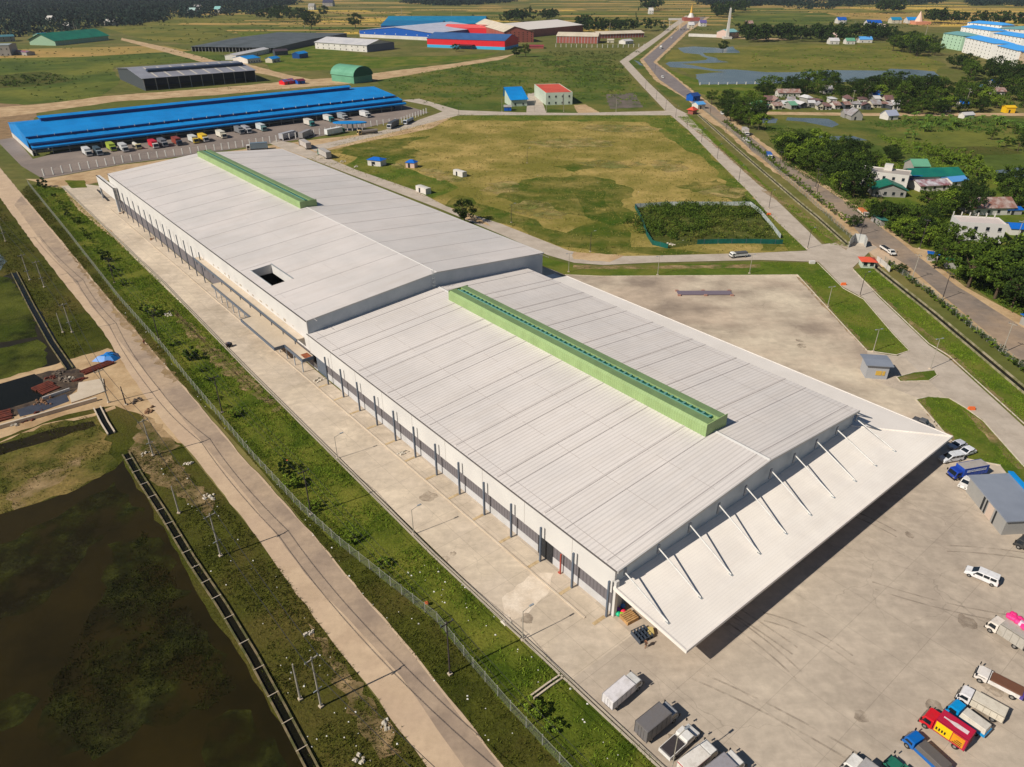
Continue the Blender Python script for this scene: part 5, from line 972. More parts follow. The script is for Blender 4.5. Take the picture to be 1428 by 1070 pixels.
# lamps on the north yard, by the gatehouse and behind the warehouse
for p, h, t in (((1153.8,429),6.6,'on the lawn strip by the north yard, upper one'),((1217.4,491),6.6,'on the lawn strip next to the gatehouse'),((1297,515),8.6,'on the small island by the gatehouse'),((793,380),6.6,'at the corner of the side canopy'),((917,384),6.6,'on the strip north of the yard, middle'),((1045,382),6.6,'on the strip north of the yard, right')):
    pole('white lamp post '+t, G(*p), h, arm='lamp2', rz=.3, r=.11, name='lamp_post', cat='lamp post')
# dark lamp posts along the diagonal road
dlp = [(1126,347),(1072,291),(1030,254),(1000,222),(978,199),(958,178),(942,165),(928,155),(915,140),(900,125),(1199,413),(713,311),(823,352),(735,228),(640,162)]
for i, p in enumerate(dlp):
    t = ['at the junction by the green net enclosure','second up the diagonal road from the junction','third up the diagonal road','fourth up the diagonal road','fifth up the diagonal road','sixth up the diagonal road','below the upper crossing','at the upper crossing','just above the upper crossing','near the far bend of the diagonal road','on the verge opposite the guard booth','at the lower left of the dry field','at the bottom edge of the dry field','in the middle of the dry field','at the far left corner of the dry field'][i]
    pole('thin dark lamp post '+t, G(*p), 7.5, dark=True, arm='lamp', rz=.4, r=.12, name='lamp_post', cat='lamp post')
hp_ = [((1271,391),9,'leaning one near the white pickup'),((1278+4,347),11,'tall one among the roadside trees'),((1314,418),9,'on the near shoulder, third from the gate'),((1397,493),9,'near the right edge'),((1200,328),9,'by the gate hedge'),((1137,262),9,'beside the parked hedge plants'),((1086,236),9,'left of the blue minibus'),((1045,208),9,'left of the white van'),((1012,185),9,'further up the highway'),((990,160),9,'near the upper gate'),((913,104),9,'on the far bend'),((1139,270),9,'twin of the one by the hedge'),((1413,345),10,'leaning pale one by the terrace house'),((1345,152),14,'mast by the round blue stall'),((1187,150),12,'white mast in the village')]
for p, h, t in hp_: pole('highway-side pole, '+t, G(*p), h, dark='near the right' not in t and 'leaning' not in t and 'mast' not in t, rz=.6, r=.15, lean=(.6 if 'leaning' in t or 'tall' in t else 0))
for i, x in enumerate((745,762,786,859,700,1021)):
    pole('thin pole beside the field road behind the dry field', G(x, 156), 9, arm=None, group='thin poles along the field road', r=.14)
for i, (x, y) in enumerate([(105,44),(110,52),(425,40),(1117,55),(1245,50),(1290,52),(1190,44),(560,20),(850,47),(925,40),(935,40),(950,40),(500,28),(630,28)]):
    pole('far thin pole out on the plain', G(x, y), 16, group='far poles on the plain', r=.35, arm=None)
# tall white tower
T = thing('tower', 'very tall slim white tower standing alone by the far lagoons', 'tower', G(1013.6,54.2))
put('shaft', MB().box(-2.2,2.2,-2.2,2.2,0,40,top=(-1.1,1.1,-1.1,1.1)), w_white, T); put('base', MB().box(-6,6,-6,6,0,3), w_white, T); put('cap', MB().box(-1.3,1.3,-1.3,1.3,40,41.5,top=(-.1,.1,-.1,.1)), w_white, T)
T = thing('pagoda', 'small golden-spired pagoda at the far end of the highway', 'pagoda', G(963,29))
put('base', MB().box(-16,16,-12,12,0,6), w_brick, T); put('dome', MB().tube((0,0,6),(0,0,14),7,3,k=12), w_white, T); put('spire', MB().tube((0,0,14),(0,0,30),3,.2,k=10), R_('gold',(206,160,60)), T)
T = thing('pagoda', 'small pink-orange pagoda beside the far blue halls', 'pagoda', G(1283,34))
put('base', MB().box(-14,14,-12,12,0,5), R_('salmon',(206,140,110)), T); put('spire', MB().tube((-4,0,5),(-4,0,22),7,.3,k=10), R_('pale salmon',(226,190,170)), T)
T = thing('gantry', 'white gantry frame over the far highway', 'gantry', G(940,43)); put('post', MB().box(-9,-8.4,0,.6,0,16), w_white, T); put('post', MB().box(8.4,9,0,.6,0,16), w_white, T); put('beam', MB().box(-11,11,-.5,1,16,19), w_white, T)
# ---- fences
def wire_mat():
    m = bpy.data.materials.new('wire netting'); m.use_nodes = True; nt = m.node_tree; P = nt.nodes['Principled BSDF']
    P.inputs['Base Color'].default_value = S(120,124,114); P.inputs['Roughness'].default_value = .5
    co = nt.nodes.new('ShaderNodeTexCoord'); mp = nt.nodes.new('ShaderNodeMapping'); mp.inputs['Rotation'].default_value = (.785,.785,.4); nt.links.new(co.outputs['Object'], mp.inputs['Vector'])
    ws = []
    for d in ('X', 'Z'):
        wv = nt.nodes.new('ShaderNodeTexWave'); wv.bands_direction = d; wv.inputs['Scale'].default_value = 2.2; nt.links.new(mp.outputs[0], wv.inputs['Vector']); ws.append(wv)
    mx = nt.nodes.new('ShaderNodeMath'); mx.operation = 'MAXIMUM'; nt.links.new(ws[0].outputs['Fac'], mx.inputs[0]); nt.links.new(ws[1].outputs['Fac'], mx.inputs[1])
    gt = nt.nodes.new('ShaderNodeMath'); gt.operation = 'GREATER_THAN'; gt.inputs[1].default_value = .955; nt.links.new(mx.outputs[0], gt.inputs[0]); nt.links.new(gt.outputs[0], P.inputs['Alpha'])
    return m
m_net = wire_mat()
def fence(label, px, h, step, post, net=True, netmat=None, pr=.07, name='wire_fence', z=.1):
    pts = [G(*p) for p in px]; o = pts[0].copy(); T = thing(name, label, 'fence', (o.x, o.y, z)); n = 0; segs = MB(); rail = MB()
    for a, b in zip(pts[:-1], pts[1:]):
        L = (b-a).length; k = max(1, round(L/step)); d = (b-a).normalized()
        segs.poly(tuple(a-o), tuple(b-o), tuple(b-o+Vector((0,0,h*.96))), tuple(a-o+Vector((0,0,h*.96))))
        rail.tube(a-o+Vector((0,0,h*.97)), b-o+Vector((0,0,h*.97)), .025, k=3)
        for i in range(k):
            if n < 98: q = a.lerp(b, i/k)-o; put('post', MB().box(q.x-pr,q.x+pr,q.y-pr,q.y+pr,0,h*1.06), post, T); n += 1
    if net: put('netting', segs, netmat or m_net, T)
    put('rail', rail, post, T)
    return T
m_fp = M('pale concrete fence post', S(150,150,138), fvar=.1)
fence('long wire netting fence between near road and lush strip, nearer stretch', [(231,491),(262,531),(355,642),(420,712),(475,762),(545,818),(610,868),(660,932),(712,992),(780,1065),(850,1140)], 2.1, 3.0, m_fp, pr=.065)
fence('long wire netting fence between near road and lush strip, further stretch', [(40,258),(98,330),(168,420),(231,491)], 2.1, 3.0, m_fp, pr=.065)
fence('wire fence along the highway beside the canal, nearer stretch', [(1233,366),(1300,414),(1360,464),(1428,519),(1500,580)], 2.0, 3.0, m_fp)
fence('wire fence along the highway beside the canal, further stretch', [(976,150),(1020,186),(1055,214),(1091,247),(1130,281),(1189,336)], 2.0, 3.6, m_fp)
m_wp = M('white fence post', S(206,202,196), fvar=.05)
fence('row of pale posts with low rail in front of the blue depot', [(62,246),(172,227),(300,211),(430,191),(500,179),(560,172),(598,157)], 3.4, 4.4, m_wp, net=False, pr=.28, name='post_fence')
fence('row of pale posts in front of the brick store', [(775,66),(840,67),(905,66)], 4, 7, m_wp, net=False, pr=.3, name='post_fence')
fence('pale roadside fence of the far lagoon', [(976,119),(1040,118),(1090,116)], 2, 9, m_wp, net=False, pr=.35, name='post_fence')
# green net enclosure of the scrub plot
m_gnet = M('teal shade net', S(16,92,80), S(10,76,66), scale=.5); m_lnet = M('pale sheet hoarding', S(186,190,186), S(160,168,166), scale=.4)
def hoard(label, px, h, mt, name='hoarding'):
    pts = [G(*p) for p in px]; o = pts[0].copy(); T = thing(name, label, 'hoarding', (o.x,o.y,.08)); mb = MB()
    for a, b in zip(pts[:-1], pts[1:]): mb.slab(a-o, b-o, .08, h)
    put('sheeting', mb, mt, T)
    for a, b in zip(pts[:-1], pts[1:]):
        k = max(1, int((b-a).length/4))
        for i in range(k): q = a.lerp(b, (i+.5)/k)-o; put('post', MB().box(q.x-.07,q.x+.07,q.y-.07,q.y+.07,0,h+.25), m_post, T)
hoard('teal netting hoarding along the left and front left of the scrub plot', [(885,290),(895,310),(902,330),(910,342),(931,347)], 1.8, m_gnet); hoard('teal netting hoarding along the front right of the scrub plot', [(972,341),(1010,340),(1050,340),(1091,341)], 1.8, m_gnet)
hoard('pale sheet hoarding along the back and right of the scrub plot', [(885,290),(930,287),(1000,287),(1046,287),(1060,298),(1075,316),(1088,333)], 1.7, m_lnet)
hoard('tall pale gate wall beside the canal entrance', [(1183,346),(1190,338),(1204,340),(1207,346)], 3.4, R_('pale stone', (184,184,180)), name='gate_wall')
hoard('slatted gate fence by the guard booth', [(1222,364),(1232,372),(1240,380)], 1.8, w_white, name='gate_fence')
# ---- canal and ditches
def channel(name, label, c, wd, wall_m, z=0.12, h=.5):
    pts = [G(*p) for p in c]; wt = MB(); wl = MB()
    for a, b in zip(pts[:-1], pts[1:]):
        d = (b-a).normalized(); n = Vector((-d.y, d.x, 0)); 
        wt.poly(*[(q.x,q.y,z+.03) for q in (a+n*wd/2, a-n*wd/2, b-n*wd/2, b+n*wd/2)])
        for s in (1,-1): wl.slab(a+n*s*wd/2, b+n*s*wd/2, .26, h, z)
    tag(put(name+'_water', wt, m_ditch), kind='structure'); tag(put(name+'_kerb', wl, wall_m), kind='structure')
m_ckerb = M('mossy canal kerb', S(168,156,128), S(118,116,76), scale=.5, fvar=.15)
channel('canal', '', [(974,161),(1020,202),(1068,244),(1111,281),(1140,305),(1181,342)], 1.7, m_ckerb)
channel('canal', '', [(1218,372),(1240,390),(1300,438),(1396,519),(1440,556),(1500,610)], 2.0, m_ckerb)
channel('drain', '', drain_px, .5, M('drain kerb', S(176,164,146), fvar=.1), h=.25)
channel('ditch', '', [(176,634),(196,668),(231,722),(267,782),(310,846),(352,916),(392,990),(432,1066),(480,1160)], 1.35, M('mossy ditch wall', S(128,112,84), S(84,84,46), scale=.7, fvar=.15), h=.3)
channel('ditch', '', [(20,381),(45,430),(72,478),(98,516)], 1.6, M('mossy ditch wall', S(128,112,84)), h=.4)
channel('ditch', '', [(136,570),(146,590),(156,606)], 1.4, m_conc, h=.4)
channel('drain', '', [(784,944),(765,957),(742,974)], .6, m_conc, h=.25)
ps = [G(*p) for p in [(176,634),(196,668),(231,722),(267,782),(310,846),(352,916),(392,990),(432,1066)]]
for a, b in zip(ps[:-1], ps[1:]):
    k = int((b-a).length/4.4)
    for i in range(k):
        q = a.lerp(b, (i+.5)/k); d = (b-a).normalized(); n = Vector((-d.y, d.x, 0))*.8
        tag(put('ditch_strut', MB().slab(n, -n, .1, .1, 0), m_conc, loc=(q.x,q.y,.34)), 'short concrete strut across the left ditch', 'strut', 'struts across the left ditch')
# ================================================================= trees, shrubs, grass
def leafm(name, a, b, var=.3): return M(name, S(*a), S(*b), scale=.5, fine=1.4, fvar=.25, rough=.9, spec=.08, coords='obj', island=var)
lm_d = leafm('dark foliage', (54,70,26), (36,52,20)); lm_m = leafm('mid green foliage', (84,102,34), (54,74,24)); lm_l = leafm('light green foliage', (112,130,42), (84,106,32)); lm_b = leafm('banana foliage', (88,112,44), (70,96,36))
m_bark = M('bark', S(96,82,64), S(72,60,46), scale=3, fvar=.2, coords='obj', rough=.95)
def crown_pts(seed, rx, rz_, zc, n_cl, per, leaf):
    r = np.random.default_rng(seed); out = []; lob = r.normal(size=(4, 3)); lob /= np.linalg.norm(lob, axis=1)[:, None]
    for k in range(n_cl):
        d = r.normal(size=3); d /= np.linalg.norm(d); d[2] = d[2]*.9+.15; rad = r.uniform(.45, 1.0)**.6
        rad *= 1+.22*max(lob@d)-.12*min(0, min(lob@d))
        c = np.array([d[0]*rx*rad, d[1]*rx*rad, zc+d[2]*rz_*rad]); cr = r.uniform(.20, .36)*rx
        q = r.normal(size=(per, 3)); q /= np.linalg.norm(q, axis=1)[:, None]; q *= cr*r.uniform(.55, 1.05, (per, 1)); q[:, 2] *= .7; out.append(c+q)
    return np.concatenate(out)
def make_tree(name, seed, h, rx, mat, n_cl=34, per=52, leaf=.5, trunk=True, low=False):
    T = bpy.data.objects.new(name, None); COL.objects.link(T)
    rz_ = h*(.36 if not low else .45); zc = h-rz_*1.05
    put('crown', leaf_mesh('crown', crown_pts(seed, rx, rz_, zc, n_cl, per, leaf), rng.uniform(.6, 1.3, n_cl*per)*leaf, mat), None, T)
    mb = MB(); r = random.Random(seed); mb.tube((0,0,0),(0,0,zc),.045*h*.7,.028*h*.6,k=7)
    for k in range(5):
        a = r.uniform(0, 6.28); mb.tube((0,0,zc*r.uniform(.55,.95)),(math.cos(a)*rx*.6, math.sin(a)*rx*.6, zc+rz_*r.uniform(0,.5)),.016*h,.006*h,k=5)
    put('trunk', mb, m_bark, T)
    return T
protos = {}
for i in range(5): protos['big%d' % i] = make_tree('tree', 20+i, (10,11,9,10,9)[i], (5.0,4.6,5.4,5.0,4.4)[i], (lm_d, lm_m, lm_m, lm_d, lm_l)[i], 44, 66, .58)
for i in range(3): protos['mid%d' % i] = make_tree('tree', 40+i, 7, 3.0, (lm_m, lm_l, lm_d)[i], 26, 46, .5)
protos['wide'] = make_tree('tree', 61, 9, 6.5, lm_d, 46, 60, .66)
def make_shrub(seed, mat):
    T = bpy.data.objects.new('shrub', None); COL.objects.link(T)
    put('foliage', leaf_mesh('foliage', crown_pts(seed, 1.15, .95, .95, 16, 56, .3), rng.uniform(.6,1.3,16*56)*.28, mat), None, T)
    mb = MB()
    for k in range(4): mb.tube((0,0,0),(math.cos(k*1.7)*.4,math.sin(k*1.7)*.4,1.1),.05,.02,k=4)
    put('stem', mb, m_bark, T); return T
for i, mt in enumerate((lm_d, lm_m, lm_l)): protos['shrub%d' % i] = make_shrub(80+i, mt)
def make_banana(seed):
    T = bpy.data.objects.new('banana_plant', None); COL.objects.link(T); r = random.Random(seed); mb = MB(); st = MB()
    for s in range(3):
        bx_, by_ = r.uniform(-.8,.8), r.uniform(-.8,.8); hh = r.uniform(1.8,2.8); st.tube((bx_,by_,0),(bx_,by_,hh),.16,.1,k=6)
        for k in range(8):
            a = k*.785+r.uniform(-.3,.3); d = Vector((math.cos(a), math.sin(a), 0)); n = Vector((-d.y, d.x, 0))*.34; o = Vector((bx_,by_,hh)); p1 = o+d*1.0+Vector((0,0,.9)); p2 = o+d*2.1+Vector((0,0,.3))
            mb.poly(o, p1-n, p1+n); mb.poly(p1-n, p2, p1+n)
    put('foliage', mb, lm_b, T); put('stem', st, lm_l, T); return T
protos['banana0'] = make_banana(3); protos['banana1'] = make_banana(8)
used = set()
def plant(kind, x, y, s, label, group, cat='tree', name=None, z=.05):
    p = protos[kind]
    if kind in used: p = copy_tree(p)
    used.add(kind); p.location = (x, y, z); p.rotation_euler[2] = random.uniform(0, 6.28); p.scale = (s*random.uniform(.9,1.12), s*random.uniform(.9,1.12), s*random.uniform(.85,1.1))
    if name: p.name = name
    for k in ('label','category','group'):
        if k in p: del p[k]
    tag(p, label, cat, group); return p
def grove(px, n, kinds, s0, s1, label, group, mind=4.0, cat='tree'):
    for (x, y) in sample(px, n, mind=mind): plant(random.choice(kinds), x, y, random.uniform(s0, s1), label, group, cat)
bigs = ['big0','big1','big2','big3','wide','big1','big4']; mids = ['mid0','mid1','mid2']
random.seed(31)
grove([(1192,298),(1215,298),(1262,314),(1290,312),(1310,330),(1318,352),(1275,345),(1240,325),(1215,305)], 15, bigs+['mid1'], .6, .95, 'leafy tree in the grove between the grey house and the highway', 'trees of the grove by the highway', 5)
grove([(1340,405),(1354,390),(1396,378),(1470,366),(1520,420),(1500,470),(1420,440),(1370,420)], 30, bigs, 1.0, 1.4, 'large tree in the thick grove at the right edge', 'trees of the right edge grove', 4)
grove([(1290,370),(1322,350),(1345,352),(1330,372),(1300,378)], 4, ['big1','mid0','mid1'], .7, .9, 'tree shading the blue and green stalls', 'trees over the roadside stalls', 5)
grove([(1100,235),(1085,210),(1130,205),(1175,215),(1195,255),(1200,282),(1170,270),(1140,250)], 26, bigs, .9, 1.3, 'dark tree in the dense belt between the highway and the villa', 'trees of the belt by the highway', 5.5)
grove([(1018,160),(1060,165),(1062,195),(1045,190),(1020,172),(1000,150)], 10, bigs, .8, 1.15, 'dark tree beside the highway near the village end', 'trees at the village end of the highway', 6)
grove([(985,145),(1010,140),(1058,146),(1056,160),(1020,160)], 10, bigs+mids, .7, 1.1, 'tree in the dark clump above the upper gate', 'trees above the upper gate', 6)
grove([(1180,215),(1215,212),(1248,225),(1245,236),(1200,238)], 9, bigs+mids, .6, .9, 'tree in the row behind the white villa', 'trees behind the villa', 5)
grove([(1285,290),(1330,275),(1370,280),(1350,300),(1300,305)], 10, bigs+['mid1'], .7, 1.0, 'tree in the garden between the long house and the terrace house', 'garden trees between the houses', 5)
grove([(1375,290),(1380,262),(1440,258),(1460,290),(1410,295)], 8, bigs, .8, 1.1, 'large tree behind the rusty-roofed house', 'trees behind the rusty-roofed house', 6)
grove([(1060,128),(1130,112),(1200,122),(1290,118),(1330,125),(1428,118),(1470,135),(1428,152),(1300,152),(1250,148),(1190,140),(1120,138),(1060,140)], 58, bigs, .8, 1.45, 'dark tree among the village houses', 'trees among the village houses', 9)
grove([(1250,156),(1290,150),(1330,156),(1396,150),(1400,158),(1330,160),(1262,160)], 16, bigs, .75, 1.1, 'dark round tree right by the village road', 'trees by the village road', 6)
grove([(1330,95),(1400,105),(1470,112),(1470,124),(1380,118),(1340,112)], 18, bigs, 1.1, 1.6, 'dark tree between the apartment blocks and the village', 'trees below the apartment blocks', 12)
grove([(1250,62),(1300,68),(1312,78),(1280,80),(1240,72)], 14, bigs, 1.3, 1.9, 'dark tree in the clump left of the apartment blocks', 'trees left of the apartment blocks', 14)
for x, y, s, t in ((435,42,2.6,'lone round dark tree on the plain behind the white factory'),(452,24,2.0,'small dark tree near the far left farms'),(496,40,2.2,'spreading dark tree left of the blue factories'),(648,311,.85,'single dark bushy tree on the road edge behind the warehouse'),(1008,72,1.2,'small tree standing in the lagoon'),(720,80,1.0,'left of two dark bushes by the red canopy'),(733,80,1.15,'right of two dark bushes by the red canopy'),(636,72,.9,'dark bush at the porch of the red factory'),(1256,381,.32,'small dark tree on the highway verge by the guard booth'),(1192,317,.5,'leafy tree just behind the canal entrance gate')):
    q = G(x, y); plant('big%d' % (x % 4), q.x, q.y, s, t, None)
far_groves = [([(1028,52),(1100,52),(1165,50),(1238,52),(1240,58),(1165,60),(1100,60),(1035,60)], 90, 1.5, 2.4), ([(360,27),(395,20),(425,26),(420,32),(375,33)], 24, 1.8, 2.6), ([(990,22),(1040,12),(1045,18),(1000,26)], 21, 2.2, 3.0), ([(700,28),(775,24),(776,29),(702,33)], 24, 1.8, 2.5), ([(795,36),(880,42),(930,40),(930,44),(800,46)], 39, 1.4, 2.2), ([(1222,18),(1245,16),(1258,19),(1225,20)], 12, 2.4, 3.2), ([(1290,30),(1340,33),(1430,36),(1430,38),(1300,34)], 24, 1.8, 2.8), ([(895,14),(915,12),(918,15),(898,17)], 9, 2.5, 3.2)]
def distant_trees():
    C = []; sz = []
    for px, n, s0, s1 in far_groves:
        for (x, y) in sample(px, n):
            s = random.uniform(s0, s1); q = crown_pts(random.randint(0, 9999), 4.6*s, 3.4*s, 5.2*s, 14, 16, .6); C.append(q+np.array([x, y, 0])); sz.append(rng.uniform(.7, 1.3, len(q))*1.25*s)
    tag(put('distant_trees', leaf_mesh('distant_trees', np.concatenate(C), np.concatenate(sz), lm_d), None), 'far belts and clumps of dark trees beyond the factories and lagoons', None, None, 'stuff')
distant_trees()
# hedge plants between highway and canal fence
hl = [(1010,172),(1030,188),(1050,207),(1075,228),(1095,246),(1110,256),(1125,268),(1140,281),(1152,290),(1165,300),(1180,312),(1190,322)]
n = 0
for a, b in zip(hl[:-1], hl[1:]):
    A_, B_ = G(*a), G(*b); k = max(1, int((B_-A_).length/4.2))
    for i in range(k): q = A_.lerp(B_, i/k); plant('mid%d' % (1 if n % 3 else 0), q.x+random.uniform(-.4,.4), q.y, .36+.06*(n % 3), 'small round planted tree in the line along the highway edge', 'planted trees along the highway edge', 'tree'); n += 1
sl_ = [(1240,372),(1262,386),(1300,415),(1345,450),(1400,496),(1440,528)]
for a, b in zip(sl_[:-1], sl_[1:]):
    A_, B_ = G(*a), G(*b); k = max(1, int((B_-A_).length/2.6))
    for i in range(k): q = A_.lerp(B_, i/k); plant('shrub%d' % (n % 3), q.x+random.uniform(-.5,.5), q.y, random.uniform(.6,1.1), 'low bush in the line between the canal fence and the highway', 'bushes between canal fence and highway', 'bush', name='shrub'); n += 1
# bushes in the lush strip by the wire fence
fx = [(70,270),(110,320),(150,370),(190,425),(225,470),(260,500),(300,550),(350,608),(400,665),(450,715),(490,758),(560,812),(620,858),(680,925),(730,980),(800,1050)]
random.seed(12)
for a, b in zip(fx[:-1], fx[1:]):
    A_, B_ = G(*a), G(*b); k = max(1, int((B_-A_).length/4.5))
    for i in range(k):
        if random.random() < .62: continue
        q = A_.lerp(B_, (i+random.random())/k); plant('shrub%d' % random.choice((0,1,2,2,2)), q.x+random.uniform(-.6,1.4), q.y+random.uniform(-.5,.5), random.uniform(.55,1.35), 'bush in the lush strip just inside the long wire fence', 'bushes along the long wire fence', 'bush', name='shrub')
for x, y, s, t in ((268,500,1.6,'light green bush by the drain, above the gravel'),(215,440,1.8,'dark bush by the rubble patch in the lush strip'),(150,365,1.5,'dark bush midway up the lush strip'),(60,262,1.8,'dark bush at the upper end of the lush strip'),(580,352,1,'')):
    if t: q = G(x, y); plant('shrub%d' % (x % 3), q.x, q.y, s, t, None, 'bush', name='shrub')
# banana plants in the marsh on the right
for (x, y) in sample([(1240,170),(1330,165),(1428,170),(1470,190),(1380,180),(1300,188),(1262,200)], 34, mind=3.5): plant('banana%d' % random.randint(0,1), x, y, random.uniform(1.0,1.6), 'banana plant in the patch right of the village huts', 'banana plants in the marsh', 'plant', name='banana_plant')
for (x, y) in sample([(1290,205),(1350,225),(1380,240),(1360,258),(1310,228),(1270,210)], 40, mind=3): plant(random.choice(['banana0','banana1','mid1']), x, y, random.uniform(.6,1.1), 'green plant in the diagonal row across the paddies', 'plants in the diagonal row across the paddies', 'plant', name='plant')
for (x, y) in sample([(1380,188),(1428,186),(1500,190),(1500,215),(1420,212),(1372,205)], 26, mind=4): plant(random.choice(['banana0','mid0','mid2','banana1']), x, y, random.uniform(.8,1.3), 'plant in the thicket at the right edge beyond the paddies', 'plants of the right edge thicket', 'plant', name='plant')
for k in [k for k in protos if k not in used]:
    for c in list(protos[k].children): bpy.data.objects.remove(c)
    bpy.data.objects.remove(protos[k])
# ---- things nobody could count
def cover(name, label, px, n, r0, r1, mat, leaf, per=26, h=1.0, world=False):
    pts = sample(px, n, world=world); C = []; sz = []
    for (x, y) in pts:
        r = random.uniform(r0, r1); q = rng.normal(size=(per, 3)); q /= np.linalg.norm(q, axis=1)[:, None]; q *= r*rng.uniform(.5, 1.0, (per, 1)); q[:, 2] = np.abs(q[:, 2])*h+.05
        C.append(q+np.array([x, y, .05])); sz.append(rng.uniform(.6, 1.3, per)*leaf)
    tag(put(name, leaf_mesh(name, np.concatenate(C), np.concatenate(sz), mat), None), label, None, None, 'stuff')
forest = [(-400,-14),(-100,-12),(150,-12),(300,-6),(420,3),(380,16),(345,22),(300,24),(245,30),(200,36),(140,40),(90,46),(55,50),(20,52),(-120,58),(-400,60)]
cover('woodland', 'dark continuous forest across the far left', forest, 5200, 12, 26, leafm('haze tinted far foliage',(38,54,42),(30,44,36),.15), 5.0, per=44, h=.85)  # bluish distance haze mixed into the leaf colour, shared by all woodland
cover('woodland', 'dark low forest band along the far middle', [(560,4),(640,1),(720,2),(700,5),(640,8),(590,8)], 160, 12, 20, leafm('haze tinted far foliage',(42,60,40),(34,50,34)), 5, per=36, h=.8)
cover('woodland', 'dark forest band at the far right of the plain', [(1095,12),(1110,-6),(1250,-8),(1320,2),(1290,8),(1200,8),(1140,15)], 420, 12, 22, leafm('haze tinted far foliage',(42,60,40),(34,50,34)), 5, per=36, h=.85)
cover('woodland', 'long thin forest band on the horizon side', [(-200,-22),(700,-14),(1600,-20),(1600,-8),(1300,0),(1000,1),(700,0),(450,-2),(-100,-14)], 2600, 18, 34, leafm('haze tinted far foliage',(42,60,40),(34,50,34)), 9, per=26, h=.7)
cover('woodland', 'dark forest at the top right corner', [(1350,2),(1500,0),(1500,10),(1400,9),(1355,8)], 200, 12, 22, leafm('haze tinted far foliage',(42,60,40),(34,50,34)), 5, per=36, h=.85)
cover('woodland', 'dark forest above the pagoda', [(970,2),(1030,0),(1110,-2),(1108,8),(1035,9),(980,8)], 220, 12, 22, leafm('haze tinted far foliage',(42,60,40),(34,50,34)), 5, per=36, h=.85)
cover('scrub', 'wild scrub covering the field beyond the dry one', [(540,110),(640,92),(760,84),(860,92),(915,150),(820,140),(700,130),(620,152),(560,135)], 900, .8, 2.2, lm_l, .7, per=16, h=.6)
cover('scrub', 'darker bushes dotted over the wild field', [(540,110),(640,92),(760,84),(860,92),(915,150),(820,140),(700,130),(620,152),(560,135)], 160, .8, 2.6, lm_m, .7, per=24, h=.8)
cover('scrub', 'taller scrub in front of the brick store', [(740,84),(770,72),(900,72),(862,84),(885,120),(800,112)], 420, 1.2, 3.0, leafm('dull scrub',(70,84,34),(86,90,44)), .9, per=16, h=.8)
sheet('scrub_floor', [(885,290),(930,287),(1000,287),(1046,287),(1088,333),(1050,340),(972,341),(931,347),(905,335)], .085, m_scrub)
cover('scrub', 'dense scrub filling the netted plot', [(893,292),(935,289),(1000,288),(1046,290),(1080,330),(1040,337),(1000,332),(960,338),(925,330),(905,318)], 230, .6, 2.4, leafm('plot scrub',(104,112,44),(66,82,30),.4), .42, per=80, h=1.2)
cover('scrub', 'darker bushes spilling over the left side of the netted plot', [(872,312),(900,296),(960,288),(1000,290),(1000,315),(940,335),(900,330),(880,325)], 110, 1.6, 3.6, lm_m, .5, per=110, h=1.3)
cover('scrub', 'taller bushes at the back of the netted plot', [(900,291),(960,288),(1044,290),(1062,304),(1000,304),(920,302)], 70, 1.6, 3.4, lm_m, .5, per=110, h=1.3)
cover('scrub', 'rough bushes in the marsh between highway and village road', [(1062,178),(1140,182),(1180,200),(1280,235),(1230,240),(1150,205),(1085,205)], 300, .8, 2.2, lm_m, .6, per=24, h=.8)
cover('scrub', 'tall light green growth over the marsh right of the village huts', [(1205,172),(1300,166),(1428,170),(1500,190),(1500,204),(1400,186),(1300,184),(1240,182)], 420, .8, 2.4, lm_b, .6, per=24, h=1.0)
cover('scrub', 'light bushes along the diagonal bank across the paddies', [(1225,190),(1262,196),(1330,214),(1380,235),(1420,262),(1370,258),(1310,236),(1250,210)], 380, .7, 2.2, lm_l, .6, per=24, h=.9)
cover('scrub', 'bushes covering the meadow between highway belt and villa', [(1115,195),(1165,200),(1240,225),(1330,240),(1330,250),(1240,240),(1180,222)], 220, .8, 2.4, lm_l, .6, per=24, h=.9)
cover('scrub', 'bushy undergrowth around the roadside houses', [(1205,296),(1262,285),(1330,310),(1400,350),(1450,345),(1500,440),(1420,430),(1340,395),(1290,345),(1235,320)], 700, .8, 2.6, lm_m, .5, per=30, h=1.0)
cover('scrub', 'dense undergrowth beneath the highway belt of trees', [(1085,205),(1130,205),(1185,240),(1210,285),(1262,300),(1240,325),(1200,300),(1150,262),(1095,232)], 420, 1.0, 3.0, lm_m, .55, per=34, h=1.1)
cover('scrub', 'undergrowth beneath the right edge grove', [(1340,385),(1365,372),(1470,365),(1520,440),(1480,470),(1400,430)], 260, 1.2, 3.2, lm_m, .6, per=36, h=1.1)
cover('scrub', 'undergrowth between the village houses', [(1060,132),(1200,126),(1330,124),(1428,122),(1470,138),(1428,152),(1262,147),(1060,144)], 500, 1.5, 4.0, lm_m, .9, per=26, h=.9)
